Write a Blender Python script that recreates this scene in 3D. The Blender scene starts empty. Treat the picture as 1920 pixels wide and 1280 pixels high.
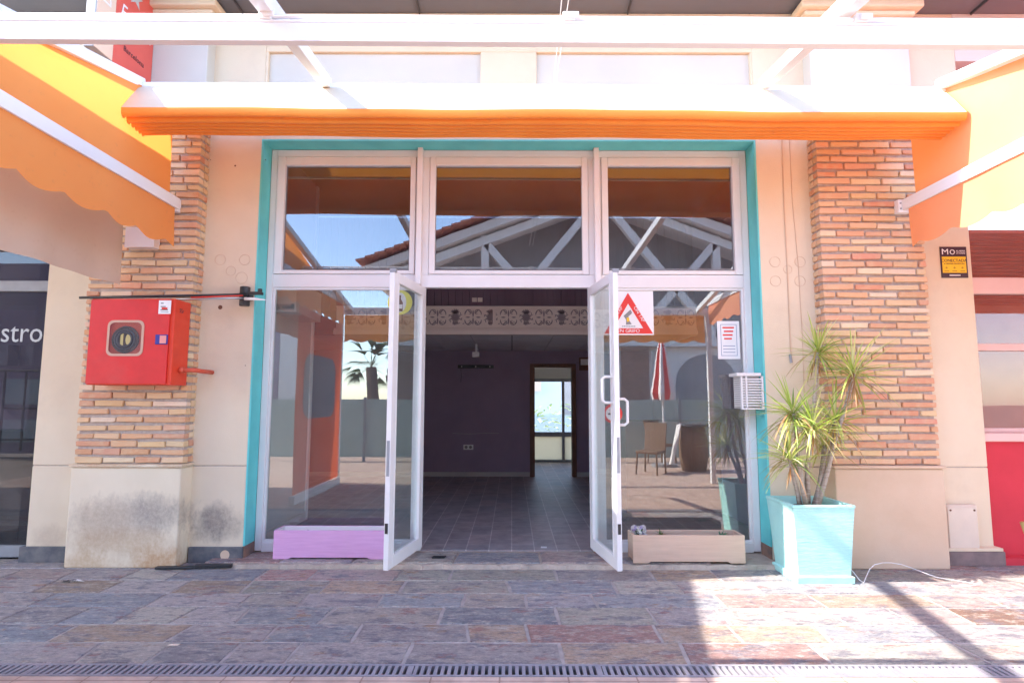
import bpy, math, random
from mathutils import Vector, Matrix, Euler
random.seed(7)
C = bpy.context.scene.collection
S = bpy.context.scene
R = math.radians

# ------------------------------------------------------------------ camera
cd = bpy.data.cameras.new('camera'); cam = bpy.data.objects.new('camera', cd); C.objects.link(cam)
cd.sensor_width = 36; cd.lens = 36*1100/1920; cd.clip_start = .05; cd.clip_end = 2000
PITCH, ROLL, EYE = R(5.87), R(.1), 1.40
cam.matrix_world = Matrix.Translation((0, 0, EYE)) @ Matrix.Rotation(math.pi/2+PITCH, 4, 'X') @ Matrix.Rotation(ROLL, 4, 'Z')
S.camera = cam
# ------------------------------------------------------------------ light
SUN = Vector((1.13, .18, -1)).normalized()          # travel direction
w = bpy.data.worlds.new('World'); S.world = w; w.use_nodes = True
nt = w.node_tree; bg = nt.nodes['Background']; sky = nt.nodes.new('ShaderNodeTexSky')
sky.sky_type = 'NISHITA'; sky.sun_disc = False
sky.sun_elevation = math.asin(-SUN.z); sky.sun_rotation = math.atan2(-SUN.x, -SUN.y)
sky.air_density = .85; sky.dust_density = .5; sky.ozone_density = 1.5
nt.links.new(sky.outputs[0], bg.inputs[0]); bg.inputs[1].default_value = .15
sl = bpy.data.lights.new('sun', 'SUN'); sl.energy = 2.3; sl.angle = R(.53); sl.color = (1, .94, .84)
so = bpy.data.objects.new('sun', sl); C.objects.link(so); so.rotation_euler = SUN.to_track_quat('-Z', 'Y').to_euler()
S.view_settings.view_transform = 'Standard'; S.view_settings.look = 'None'
S.view_settings.exposure = 2.8; S.view_settings.gamma = 1
S.render.engine = 'CYCLES'
S.cycles.max_bounces = 12; S.cycles.diffuse_bounces = 7; S.cycles.glossy_bounces = 6
S.cycles.transparent_max_bounces = 16; S.cycles.transmission_bounces = 6

# ------------------------------------------------------------------ materials
def newmat(name):
    m = bpy.data.materials.new(name); m.use_nodes = True
    return m, m.node_tree.nodes, m.node_tree.links, m.node_tree.nodes['Principled BSDF']
def c4(c): return (c[0], c[1], c[2], 1)
def noise(N, L, co, scale, detail=4, rough=.55, vec=None):
    n = N.new('ShaderNodeTexNoise'); n.inputs['Scale'].default_value = scale
    n.inputs['Detail'].default_value = detail; n.inputs['Roughness'].default_value = rough
    if vec:
        mp = N.new('ShaderNodeMapping'); mp.inputs['Scale'].default_value = vec
        L.new(co, mp.inputs[0]); L.new(mp.outputs[0], n.inputs['Vector'])
    else: L.new(co, n.inputs['Vector'])
    return n.outputs[0]
def ramp(N, L, f, a, b, lo=0, hi=1):
    r = N.new('ShaderNodeMapRange'); r.inputs[1].default_value = a; r.inputs[2].default_value = b
    r.inputs[3].default_value = lo; r.inputs[4].default_value = hi; L.new(f, r.inputs[0]); return r.outputs[0]
def mixc(N, L, f, a, b, mode='MIX'):
    m = N.new('ShaderNodeMix'); m.data_type = 'RGBA'; m.blend_type = mode
    if isinstance(f, (int, float)): m.inputs[0].default_value = f
    else: L.new(f, m.inputs[0])
    for i, v in ((6, a), (7, b)):
        if isinstance(v, tuple): m.inputs[i].default_value = c4(v)
        else: L.new(v, m.inputs[i])
    return m.outputs[2]
def mul(N, L, a, b, op='MULTIPLY'):
    m = N.new('ShaderNodeMath'); m.operation = op
    for i, v in ((0, a), (1, b)):
        if isinstance(v, (int, float)): m.inputs[i].default_value = v
        else: L.new(v, m.inputs[i])
    m.use_clamp = False
    return m.outputs[0]
def bump(N, L, B, h, strength, dist):
    b = N.new('ShaderNodeBump'); b.inputs['Strength'].default_value = strength; b.inputs['Distance'].default_value = dist
    L.new(h, b.inputs['Height']); L.new(b.outputs[0], B.inputs['Normal'])
def pos(N): return N.new('ShaderNodeNewGeometry').outputs['Position']

def mat(name, col, col2=None, rough=.6, sc=3, lo=.35, hi=.7, bsc=60, bs=.25, bd=.004, metal=0, vec=None, bvec=None, tint=False, spec=.5, dirt=0, dirtcol=(.25,.2,.16)):
    m, N, L, B = newmat(name)
    p = pos(N)
    base = None
    if tint:
        a = N.new('ShaderNodeAttribute'); a.attribute_name = 'tint'; base = a.outputs[0]
        if col2: base = mixc(N, L, ramp(N, L, noise(N, L, p, sc, vec=vec), lo, hi, 0, .6), base, col2)
    elif col2: base = mixc(N, L, ramp(N, L, noise(N, L, p, sc, vec=vec), lo, hi), col, col2)
    if dirt:
        d = ramp(N, L, noise(N, L, p, 1.7, 6, .7), .5, .75, 0, dirt)
        base = mixc(N, L, d, base if base else col, dirtcol)
    if base: L.new(base, B.inputs['Base Color'])
    else: B.inputs['Base Color'].default_value = c4(col)
    B.inputs['Roughness'].default_value = rough; B.inputs['Metallic'].default_value = metal
    B.inputs['Specular IOR Level'].default_value = spec
    if bs: bump(N, L, B, noise(N, L, p, bsc, 5, .6, bvec), bs, bd)
    return m
def stained(name, col, col2, blobs, **k):
    """plaster with real stains: blobs = (x, y, z, rx, rz, colour, strength)"""
    m, N, L, B = newmat(name); p = pos(N)
    base = mixc(N, L, ramp(N, L, noise(N, L, p, 2.5, 6), .35, .7), col, col2)
    fine = noise(N, L, p, 9, 8, .7, (1, 1, .6)); fine2 = noise(N, L, p, 35, 5, .7)
    for (x, y, z, rx, rz, cc, st) in blobs:
        mp = N.new('ShaderNodeMapping'); mp.inputs['Location'].default_value = (-x/rx, -y/1.0, -z/rz)
        mp.inputs['Scale'].default_value = (1/rx, 1, 1/rz); L.new(p, mp.inputs[0])
        ln = N.new('ShaderNodeVectorMath'); ln.operation = 'LENGTH'; L.new(mp.outputs[0], ln.inputs[0])
        a = mul(N, L, ln.outputs['Value'], ramp(N, L, fine, .2, .8, -.55, .55), 'ADD')
        g = ramp(N, L, a, .55, 1.35, st, 0)
        g = mul(N, L, g, ramp(N, L, fine2, .25, .65, .45, 1))
        base = mixc(N, L, g, base, cc)
    L.new(base, B.inputs['Base Color']); B.inputs['Roughness'].default_value = .85
    bump(N, L, B, noise(N, L, p, 90, 6, .65), .35, .004)
    return m
def glassmat(name, r0=.08, tint=(.93, .95, .94), r1=.8, film=.03):
    m, N, L, B = newmat(name); N.remove(B)
    lw = N.new('ShaderNodeLayerWeight'); lw.inputs[0].default_value = .5
    f = mul(N, L, lw.outputs['Facing'], 5, 'POWER'); f = mul(N, L, mul(N, L, f, r1), r0, 'ADD')
    t = N.new('ShaderNodeBsdfTransparent'); t.inputs[0].default_value = c4(tint)
    g = N.new('ShaderNodeBsdfGlossy'); g.inputs['Roughness'].default_value = .0; g.inputs[0].default_value = (1, 1, 1, 1)
    mx = N.new('ShaderNodeMixShader'); L.new(f, mx.inputs[0]); L.new(t.outputs[0], mx.inputs[1]); L.new(g.outputs[0], mx.inputs[2])
    df = N.new('ShaderNodeBsdfDiffuse'); df.inputs[0].default_value = (.8, .8, .78, 1); m2 = N.new('ShaderNodeMixShader')
    p = pos(N); d = ramp(N, L, noise(N, L, p, 2.2, 8, .7, (1, 1, .5)), .35, .75, film*.4, film*1.8); L.new(d, m2.inputs[0])
    L.new(mx.outputs[0], m2.inputs[1]); L.new(df.outputs[0], m2.inputs[2])
    if film:
        b = N.new('ShaderNodeBump'); b.inputs['Strength'].default_value = .05; b.inputs['Distance'].default_value = .01
        L.new(noise(N, L, p, 1.3, 2), b.inputs['Height']); L.new(b.outputs[0], g.inputs['Normal'])
    L.new(m2.outputs[0], N['Material Output'].inputs[0]); return m
def fabric(name, col, trans, k=.4, col2=None):
    m, N, L, B = newmat(name); p = pos(N)
    B.inputs['Roughness'].default_value = .8
    cc = mixc(N, L, ramp(N, L, noise(N, L, p, 1.6, 6, .6), .35, .75), col, col2 or tuple(x*.86 for x in col))
    cc = mixc(N, L, ramp(N, L, noise(N, L, p, 11, 8, .75, (.6, 1, 1.4)), .58, .74, 0, .4), cc, (.34, .22, .12))
    L.new(cc, B.inputs['Base Color'])
    B.inputs['Sheen Weight'].default_value = .25; B.inputs['Sheen Roughness'].default_value = .5
    bump(N, L, B, noise(N, L, p, 2.2, 2), .25, .02)
    t = N.new('ShaderNodeBsdfTranslucent'); t.inputs[0].default_value = c4(trans)
    mx = N.new('ShaderNodeMixShader'); mx.inputs[0].default_value = k
    L.new(B.outputs[0], mx.inputs[1]); L.new(t.outputs[0], mx.inputs[2]); L.new(mx.outputs[0], N['Material Output'].inputs[0])
    return m
def leafmat(name, c1, c2, t):
    m, N, L, B = newmat(name); p = pos(N)
    at = N.new('ShaderNodeAttribute'); at.attribute_name = 'tint'
    L.new(at.outputs[0], B.inputs['Base Color']); B.inputs['Roughness'].default_value = .45
    tr = N.new('ShaderNodeBsdfTranslucent'); L.new(mixc(N, L, 1., at.outputs[0], t, 'MULTIPLY'), tr.inputs[0])
    mx = N.new('ShaderNodeMixShader'); mx.inputs[0].default_value = .3
    L.new(B.outputs[0], mx.inputs[1]); L.new(tr.outputs[0], mx.inputs[2]); L.new(mx.outputs[0], N['Material Output'].inputs[0])
    return m
def brickgrid(name, c1, c2, mortar, bw, rh, ms, off=.5, rot=0, rough=.6, bs=.4, swap=False, xz=False, loc=(0, 0, 0)):
    m, N, L, B = newmat(name); p = pos(N)
    mp = N.new('ShaderNodeMapping'); mp.inputs['Rotation'].default_value = (R(90) if xz else 0, 0, rot); mp.inputs['Location'].default_value = loc
    L.new(p, mp.inputs[0])
    t = N.new('ShaderNodeTexBrick'); L.new(mp.outputs[0], t.inputs[0])
    t.inputs['Scale'].default_value = 1; t.inputs['Brick Width'].default_value = bw; t.inputs['Row Height'].default_value = rh
    t.inputs['Mortar Size'].default_value = ms; t.inputs['Mortar Smooth'].default_value = .3; t.offset = off
    t.inputs['Color1'].default_value = c4(c1); t.inputs['Color2'].default_value = c4(c2); t.inputs['Mortar'].default_value = c4(mortar)
    n = ramp(N, L, noise(N, L, p, 6, 6, .65), .3, .75, .6, 1.15)
    cc = mixc(N, L, 1., t.outputs[0], (1, 1, 1), 'MULTIPLY')
    h = N.new('ShaderNodeHueSaturation'); L.new(cc, h.inputs['Color']); L.new(n, h.inputs['Value'])
    L.new(h.outputs[0], B.inputs['Base Color']); B.inputs['Roughness'].default_value = rough
    hh = mul(N, L, mul(N, L, t.outputs['Fac'], -1), ramp(N, L, noise(N, L, p, 30, 5), .2, .8, 0, .5), 'ADD')
    s = N.new('ShaderNodeMath'); s.operation = 'MULTIPLY_ADD'; L.new(t.outputs['Fac'], s.inputs[0]); s.inputs[1].default_value = -1
    L.new(ramp(N, L, noise(N, L, p, 30, 5), .2, .8, 0, .5), s.inputs[2])
    bump(N, L, B, s.outputs[0], bs, .004)
    return m

M = {}
WALL = (.74, .63, .475); WALL2 = (.69, .58, .43)
M['plaster'] = mat('cream_plaster', WALL, WALL2, rough=.9, sc=1.6, bsc=110, bs=.45, bd=.004, dirt=.3, dirtcol=(.52, .41, .31))
M['plaster_up'] = mat('pale_plaster', (.62, .60, .55), (.57, .55, .50), rough=.9, sc=1.2, bsc=110, bs=.3)
M['stain_low'] = stained('stained_plaster', WALL, WALL2,
    [(-3.25, 5.1, .42, .42, .17, (.34, .27, .23), .6), (-3.02, 5.1, .46, .22, .14, (.20, .17, .16), .5), (-3.5, 5.1, .36, .22, .20, (.42, .31, .22), .5), (-3.3, 5.1, .2, .45, .12, (.46, .31, .19), .65), (-4.05, 5.3, .2, .15, .10, (.45, .34, .25), .5),
     (-3.0, 5.1, .02, .22, .14, (.42, .20, .07), .8), (-3.6, 5.1, .03, .25, .1, (.42, .24, .10), .6), (-2.6, 5.3, .34, .19, .14, (.18, .15, .14), .8),
     (-3.5, 5.1, .86, .3, .03, (.45, .22, .08), .6), (-2.9, 5.1, .86, .15, .03, (.4, .22, .1), .5),
     (3.3, 5.1, .02, .6, .08, (.45, .3, .2), .5)])
M['base_r'] = mat('tan_plaster', (.60, .44, .31), (.67, .51, .38), rough=.9, sc=2.2, bsc=100, bs=.3, dirt=.35, dirtcol=(.48, .34, .24))
M['pink_wall'] = mat('pink_plaster', (.76, .50, .40), (.70, .455, .36), rough=.9, sc=2, bsc=110, bs=.3)
M['teal'] = mat('teal_paint', (.15, .64, .64), (.12, .57, .58), rough=.7, sc=5, bsc=70, bs=.3, dirt=.12, dirtcol=(.3, .4, .38))
M['tealpot'] = mat('turquoise_pot', (.42, .76, .72), (.36, .70, .67), rough=.6, sc=9, dirt=.2, dirtcol=(.45, .60, .56), bsc=22, bs=.5, bd=.008, bvec=(.5, .5, 2.2))
M['white'] = mat('white_aluminium', (.80, .78, .78), (.74, .72, .72), rough=.35, sc=2, bs=.03, dirt=.10, dirtcol=(.45, .4, .36))
M['whitep'] = mat('white_pergola_metal', (.83, .83, .83), (.76, .76, .77), rough=.35, sc=1.5, bs=.03, dirt=.07, dirtcol=(.5, .46, .4))
M['slot'] = mat('dark_slot', (.06, .05, .04), bs=0)
M['black'] = mat('black_plastic', (.02, .02, .022), (.035, .033, .035), rough=.4, sc=20, bs=.1)
M['grey'] = mat('grey_metal', (.32, .33, .35), (.26, .27, .29), rough=.45, sc=6, bs=.1)
M['darkgrey'] = mat('dark_grey_paint', (.07, .07, .08), (.05, .05, .06), rough=.6, bs=.1)
M['brick'] = mat('clay_brick', (.5, .3, .2), (.66, .50, .32), rough=.85, sc=16, lo=.45, hi=.8, bsc=70, bs=.8, bd=.006, tint=True)
M['mortar'] = mat('mortar', (.50, .42, .37), (.38, .32, .29), rough=.95, sc=25, bsc=60, bs=.8, bd=.01)
M['slatedark'] = mat('grey_stone_plinth', (.09, .095, .11), (.17, .16, .16), rough=.8, sc=12, bsc=40, bs=.6, dirt=.5, dirtcol=(.28, .26, .23))
M['eave'] = mat('grey_soffit', (.13, .145, .18), (.16, .17, .20), rough=.8, sc=1.5, bsc=30, bs=.15)
M['orange'] = fabric('orange_canvas', (.92, .37, .06), (1, .38, .03), .25, (.86, .29, .04))
M['orangeleft'] = fabric('orange_left_canvas', (.92, .38, .10), (1, .34, .07), .42, (.88, .33, .08))
M['orangeside'] = fabric('orange_side_canvas', (.90, .36, .20), (.98, .34, .05), .38, (.88, .33, .17))
M['cream'] = fabric('sun_bleached_canvas', (.78, .70, .52), (.7, .5, .25), .2, (.62, .57, .45))
M['beige'] = fabric('beige_canvas', (.56, .46, .38), (.5, .4, .3), .12, (.50, .40, .33))
M['red'] = mat('red_enamel', (.66, .022, .018), (.58, .02, .016), rough=.35, sc=8, bsc=12, bs=.12, dirt=.3, dirtcol=(.62, .12, .09))
M['redside'] = mat('orange_red_enamel', (.74, .055, .02), (.68, .045, .018), rough=.45, sc=8, bs=.08)
M['redwall'] = mat('crimson_paint', (.62, .035, .06), (.55, .03, .05), rough=.8, sc=3, bsc=90, bs=.25)
M['redroof'] = mat('red_board', (.80, .17, .09), (.70, .13, .07), rough=.7, sc=3, bs=.15)
M['pinkframe'] = mat('pink_frame', (.74, .50, .46), (.70, .46, .42), rough=.5, bs=.05)
M['lilac'] = mat('lilac_paint', (.72, .39, .64), (.64, .33, .57), rough=.65, sc=4, dirt=.45, dirtcol=(.55, .42, .46), vec=(1, 1, 14), bsc=18, bs=.45, bvec=(.6, 1, 9), bd=.004)
M['peach'] = mat('peach_wood', (.66, .47, .36), (.60, .42, .32), rough=.7, sc=4, dirt=.4, dirtcol=(.42, .32, .25), vec=(1, 1, 14), bsc=18, bs=.4, bvec=(.6, 1, 9), bd=.004)
M['liner'] = mat('white_liner', (.74, .68, .68), rough=.7, bs=.1)
M['soil'] = mat('soil', (.10, .065, .045), (.18, .13, .10), rough=1, sc=20, bsc=60, bs=1, bd=.02)
M['purple'] = mat('dark_purple_paint', (.32, .245, .335), (.28, .215, .30), rough=.75, sc=3, bsc=90, bs=.2)
M['darkwood'] = mat('dark_boarding', (.16, .105, .15), (.20, .14, .19), rough=.6, sc=3, bs=.3, vec=(1, 1, .1))
M['greywall'] = mat('light_grey_interior', (.52, .50, .48), (.46, .44, .43), rough=.85, sc=2, bsc=60, bs=.15)
M['brown'] = mat('brown_door_frame', (.16, .06, .03), (.11, .04, .02), rough=.5, sc=5, vec=(8, 8, 1), bs=.1)
M['ceil'] = mat('ceiling_board', (.78, .74, .75), (.70, .66, .67), rough=.85, sc=3, bs=.2)
M['fasciac'] = mat('beige_fascia', (.80, .70, .64), (.76, .66, .60), rough=.7, sc=3, bs=.1)
M['damask'] = mat('damask_print', (.30, .25, .27), rough=.8, bs=0)
M['glass'] = glassmat('window_glass', .11, film=.022)
M['glassup'] = glassmat('tinted_window_glass', .135, (.62, .62, .68), film=.018)
M['glassdoor'] = glassmat('door_glass', .04, (.86, .92, .92))
M['frost'] = glassmat('frosted_windbreak', .05, (.45, .52, .52))
M['navy'] = mat('blue_edge', (.03, .03, .25), bs=0)
M['terracotta'] = fabric('terracotta_screen', (.50, .085, .03), (.9, .16, .04), .35, (.46, .075, .025))
M['vinyl'] = fabric('clear_vinyl', (.30, .32, .36), (.4, .42, .45), .3)
M['stem'] = mat('pale_stem', (.50, .44, .38), (.30, .22, .17), rough=.8, sc=14, vec=(1, 1, 5), bsc=40, bs=.7, bvec=(1, 1, 5), bd=.01)
M['leaf'] = leafmat('spiky_leaf', None, None, (.9, 1, .5))
M['trunk'] = mat('bark', (.16, .11, .08), (.24, .18, .13), rough=.9, sc=20, bs=.8, bd=.02)
M['rooftile'] = mat('clay_tile', (.42, .13, .08), (.55, .22, .14), rough=.8, sc=6, bs=.4)
M['offwhite'] = mat('offwhite_paint', (.76, .75, .74), (.70, .69, .68), rough=.7, sc=2, bs=.15)
M['midgrey'] = mat('grey_render', (.30, .30, .31), (.25, .25, .26), rough=.8, sc=2, bs=.2)
M['paper'] = mat('paper', (.80, .78, .78), bs=.05)
M['yellow'] = mat('yellow_print', (.85, .55, .02), rough=.4, bs=0)
M['lemon'] = mat('lemon_sticker', (.80, .74, .12), rough=.4, bs=0)
M['signred'] = mat('red_print', (.72, .04, .03), rough=.4, bs=0)
M['darkprint'] = mat('dark_print', (.05, .02, .035), rough=.4, bs=0)
M['greyprint'] = mat('grey_print', (.25, .24, .24), rough=.5, bs=0)
M['silverprint'] = mat('silver_lettering', (.50, .52, .52), rough=.4, bs=0)
M['brass'] = mat('hose_brass', (.45, .36, .14), rough=.5, bs=0)
M['salmon'] = mat('salmon_sign_face', (.72, .12, .09), (.66, .10, .08), rough=.4, sc=4, bs=.03)
M['signcream'] = mat('cream_sign_face', (.76, .58, .45), rough=.4, bs=.03)
M['boxcream'] = mat('cream_plastic', (.68, .58, .48), (.62, .53, .44), rough=.5, sc=6, bs=.1)
M['orangepipe'] = mat('red_pipe', (.66, .10, .05), (.55, .08, .04), rough=.5, bs=.1)
M['wood'] = mat('brown_wicker', (.22, .13, .08), (.13, .08, .05), rough=.7, sc=30, bs=.6)
M['blue'] = mat('blue_panel', (.05, .14, .30), rough=.6, bs=.1)
M['steel'] = mat('brushed_steel', (.5, .5, .52), rough=.3, metal=.9, bs=.1)

# ------------------------------------------------------------------ mesh helpers
ORG = {}
class MB:
    def __init__(s): s.v = []; s.f = []; s.c = []; s.p = []
    def add(s, vs, fs, col=None):
        o = len(s.v); s.p.append((o, len(s.f))); s.v += [tuple(v) for v in vs]
        for f in fs: s.f.append(tuple(i+o for i in f)); s.c.append(col)
        return s
    def box(s, x0, x1, y0, y1, z0, z1, col=None, j=0):
        q = (lambda: random.uniform(-j, j)) if j else (lambda: 0)
        vs = [(x+q(), y+q(), z+q()) for z in (z0, z1) for y in (y0, y1) for x in (x0, x1)]
        return s.add(vs, [(0, 2, 3, 1), (4, 5, 7, 6), (0, 1, 5, 4), (2, 6, 7, 3), (0, 4, 6, 2), (1, 3, 7, 5)], col)
    def quad(s, a, b, c, d, col=None): return s.add([a, b, c, d], [(0, 1, 2, 3)], col)
    def bar(s, p0, p1, w, h, up=(0, 0, 1), col=None):
        p0, p1 = Vector(p0), Vector(p1); d = (p1-p0).normalized(); sd = d.cross(Vector(up)).normalized(); u = sd.cross(d)
        vs = [p+sd*a*w/2+u*b*h/2 for p in (p0, p1) for a, b in ((-1, -1), (1, -1), (1, 1), (-1, 1))]
        return s.add(vs, [(0, 3, 2, 1), (4, 5, 6, 7), (0, 1, 5, 4), (1, 2, 6, 5), (2, 3, 7, 6), (3, 0, 4, 7)], col)
    def tube(s, pts, r, n=8, col=None, cap=True):
        pts = [Vector(p) for p in pts]; k = len(pts)
        rs = r if isinstance(r, (list, tuple)) else [r]*k
        vs = []; ref = None
        for i, p in enumerate(pts):
            d = (pts[min(i+1, k-1)]-pts[max(i-1, 0)]).normalized()
            if ref is None or abs(ref.dot(d)) > .95: ref = Vector((0, 0, 1)) if abs(d.z) < .9 else Vector((1, 0, 0))
            a = d.cross(ref).normalized(); b = a.cross(d); ref = b
            for j in range(n):
                t = 2*math.pi*j/n; vs.append(p+(a*math.cos(t)+b*math.sin(t))*rs[i])
        fs = [(i*n+j, i*n+(j+1) % n, (i+1)*n+(j+1) % n, (i+1)*n+j) for i in range(k-1) for j in range(n)]
        if cap: fs += [tuple(range(n))[::-1], tuple(range((k-1)*n, k*n))]
        return s.add(vs, fs, col)
    def prism_y(s, poly, y0, y1, col=None):      # poly in (x, z)
        n = len(poly); vs = [(x, y0, z) for x, z in poly]+[(x, y1, z) for x, z in poly]
        fs = [tuple(range(n)), tuple(range(n, 2*n))[::-1]]+[(i, i+n, (i+1) % n+n, (i+1) % n) for i in range(n)]
        return s.add(vs, fs, col)
    def prism_x(s, poly, x0, x1, col=None):      # poly in (y, z)
        n = len(poly); vs = [(x0, y, z) for y, z in poly]+[(x1, y, z) for y, z in poly]
        fs = [tuple(range(n))[::-1], tuple(range(n, 2*n))]+[(i, (i+1) % n, (i+1) % n+n, i+n) for i in range(n)]
        return s.add(vs, fs, col)
    def disc_y(s, cx, cz, y0, y1, r, n=32, rx=None):
        return s.prism_y([(cx+(rx or r)*math.cos(2*math.pi*i/n), cz+r*math.sin(2*math.pi*i/n)) for i in range(n)], y0, y1)
    def each(s, name, m, parent=None, bevel=0, smooth=False):
        out = []; base = 0
        for (va, vb, fa, fb) in s.pieces():
            q = MB(); q.v = s.v[va:vb]; q.f = [tuple(i-va for i in f) for f in s.f[fa:fb]]; q.c = s.c[fa:fb]
            out.append(q.build(name, m, parent, bevel, smooth))
        return out
    def pieces(s):
        P = s.p+[(len(s.v), len(s.f))]
        return [(P[i][0], P[i+1][0], P[i][1], P[i+1][1]) for i in range(len(s.p))]
    def build(s, name, m, parent=None, bevel=0, smooth=False, seg=2):
        me = bpy.data.meshes.new(name); org = ORG.get(parent.name, Vector()) if parent else Vector()
        me.from_pydata([tuple(Vector(v)-org) for v in s.v], [], s.f)
        if any(c is not None for c in s.c):
            ca = me.color_attributes.new('tint', 'FLOAT_COLOR', 'CORNER'); buf = []
            for f, c in zip(s.f, s.c): buf += list(c4(c or (.5, .5, .5)))*len(f)
            ca.data.foreach_set('color', buf)
        me.update(); me.materials.append(m)
        o = bpy.data.objects.new(name, me); C.objects.link(o)
        if parent: o.parent = parent; ORG[o.name] = org
        if smooth:
            for p in me.polygons: p.use_smooth = True
        if bevel:
            b = o.modifiers.new('bevel', 'BEVEL'); b.width = bevel; b.segments = seg; b.limit_method = 'ANGLE'; b.angle_limit = R(40)
        return o
def tag(o, label=None, cat=None, group=None, kind=None):
    if label: o['label'] = label
    if cat: o['category'] = cat
    if group: o['group'] = group
    if kind: o['kind'] = kind
    return o
def thing(name, label, cat, loc=(0, 0, 0), group=None):
    o = bpy.data.objects.new(name, None); C.objects.link(o); o.location = loc; o.empty_display_size = .1
    ORG[o.name] = Vector(loc); return tag(o, label, cat, group)
def text(s, size, name, m, parent, loc, rot=(R(90), 0, 0), align='CENTER', sx=1, ext=.0008, shear=0):
    cu = bpy.data.curves.new('t', 'FONT'); cu.body = s; cu.size = size; cu.align_x = align; cu.align_y = 'CENTER'; cu.extrude = ext; cu.shear = shear
    cu.resolution_u = 3
    ob = bpy.data.objects.new('t', cu); C.objects.link(ob)
    bpy.context.view_layer.update(); dg = bpy.context.evaluated_depsgraph_get()
    me = bpy.data.meshes.new_from_object(ob.evaluated_get(dg)); bpy.data.objects.remove(ob)
    mt = Matrix.Translation(Vector(loc)-(ORG.get(parent.name, Vector()) if parent else Vector())) @ Euler(rot).to_matrix().to_4x4() @ Matrix.Diagonal((sx, 1, 1, 1))
    me.transform(mt); me.materials.clear(); me.materials.append(m)
    o = bpy.data.objects.new(name, me); C.objects.link(o); o.parent = parent
    if parent: ORG[o.name] = ORG.get(parent.name, Vector())
    return o
def B(*a, **k): return MB().box(*a, **k)
def at(u, v, Y):                                  # a photograph pixel -> the point at depth Y
    du, dv = u-960, v-640; c, s = math.cos(ROLL), math.sin(ROLL)
    du, dv = du*c+dv*s, -du*s+dv*c
    b = -dv/1100; y = math.cos(PITCH)-math.sin(PITCH)*b; z = math.sin(PITCH)+math.cos(PITCH)*b
    t = Y/y; return Vector((du/1100*t, Y, EYE+z*t))
rnd = random.uniform

# ================================================================== GROUND
def slate_mat():
    m, N, L, Bs = newmat('slate_paving'); p = pos(N)
    a = N.new('ShaderNodeAttribute'); a.attribute_name = 'tint'; base = a.outputs[0]
    st = (.8, 1.9, 1)
    n1 = noise(N, L, p, 4.2, 9, .72, st); n2 = noise(N, L, p, 6.5, 9, .74, (.9, 1.7, 3)); n3 = noise(N, L, p, 3.3, 9, .72, (1, 1.8, 7)); n4 = noise(N, L, p, 2.7, 9, .72, (1, 1.8, 11))
    base = mixc(N, L, ramp(N, L, n1, .52, .58, 0, .75), base, (.21, .20, .25))
    base = mixc(N, L, ramp(N, L, n2, .53, .60, 0, .7), base, (.56, .47, .42))
    base = mixc(N, L, ramp(N, L, n3, .57, .63, 0, .75), base, (.40, .19, .17))
    base = mixc(N, L, ramp(N, L, n4, .59, .65, 0, .75), base, (.46, .27, .14))
    v = noise(N, L, p, 13, 9, .8, (.7, 1.6, 1))
    base = mixc(N, L, ramp(N, L, v, .53, .60, 0, .7), base, (.66, .59, .54))
    base = mixc(N, L, ramp(N, L, v, .46, .38, 0, .7), base, (.17, .15, .17))
    for k, (sc, wd, am) in enumerate(((1.8, .006, .35), (3.1, .006, .3))):
        wv = N.new('ShaderNodeTexNoise'); wv.inputs['Scale'].default_value = sc; wv.inputs['Detail'].default_value = 4
        mp = N.new('ShaderNodeMapping'); mp.inputs['Location'].default_value = (k*7, 0, k*3); mp.inputs['Scale'].default_value = (.6, 1.5, 1)
        L.new(p, mp.inputs[0]); L.new(mp.outputs[0], wv.inputs[0])
        ab = N.new('ShaderNodeMath'); ab.operation = 'ABSOLUTE'; L.new(mul(N, L, wv.outputs[0], .5, 'SUBTRACT'), ab.inputs[0])
        base = mixc(N, L, mul(N, L, ramp(N, L, ab.outputs[0], 0, wd, am, 0), ramp(N, L, v, .4, .6, .2, 1)), base, (.66, .61, .56))
    fine = noise(N, L, p, 38, 8, .85, (.8, 1.3, 1))
    h = N.new('ShaderNodeHueSaturation'); L.new(base, h.inputs['Color']); L.new(ramp(N, L, fine, .3, .7, .55, 1.5), h.inputs['Value'])
    L.new(h.outputs[0], Bs.inputs['Base Color'])
    L.new(ramp(N, L, fine, .3, .7, .45, .8), Bs.inputs['Roughness'])
    s_ = N.new('ShaderNodeMath'); s_.operation = 'MULTIPLY_ADD'; L.new(v, s_.inputs[0]); s_.inputs[1].default_value = 1.6; L.new(mul(N, L, fine, .6), s_.inputs[2])
    bump(N, L, Bs, s_.outputs[0], 1, .03)
    return m
M['slate'] = slate_mat()
M['groundj'] = mat('joint_mortar', (.44, .385, .36), (.30, .27, .25), rough=.95, sc=9, bsc=60, bs=.6)
M['pinktile'] = brickgrid('pink_paving', (.60, .42, .34), (.64, .47, .38), (.36, .23, .18), .35, .35, .005, 0, 0, .75, .25, loc=(.06, .03, 0))
M['farground'] = mat('tan_ground', (.36, .28, .22), (.32, .25, .2), rough=.9, sc=1, bs=.3)
g = B(-300, 300, -300, 300, -.5, -.12).build('ground', M['farground']); tag(g, kind='structure')
g = B(-9, 9, -16, 3.165, -.11, 0).build('tile_pavement', M['pinktile']); tag(g, kind='structure')
TINTS = [(.48, .41, .41), (.41, .375, .395), (.50, .43, .39), (.37, .37, .40), (.50, .43, .42), (.50, .38, .36), (.46, .42, .36), (.56, .50, .44), (.50, .29, .26), (.33, .33, .37), (.48, .41, .41), (.50, .36, .27)]
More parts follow.
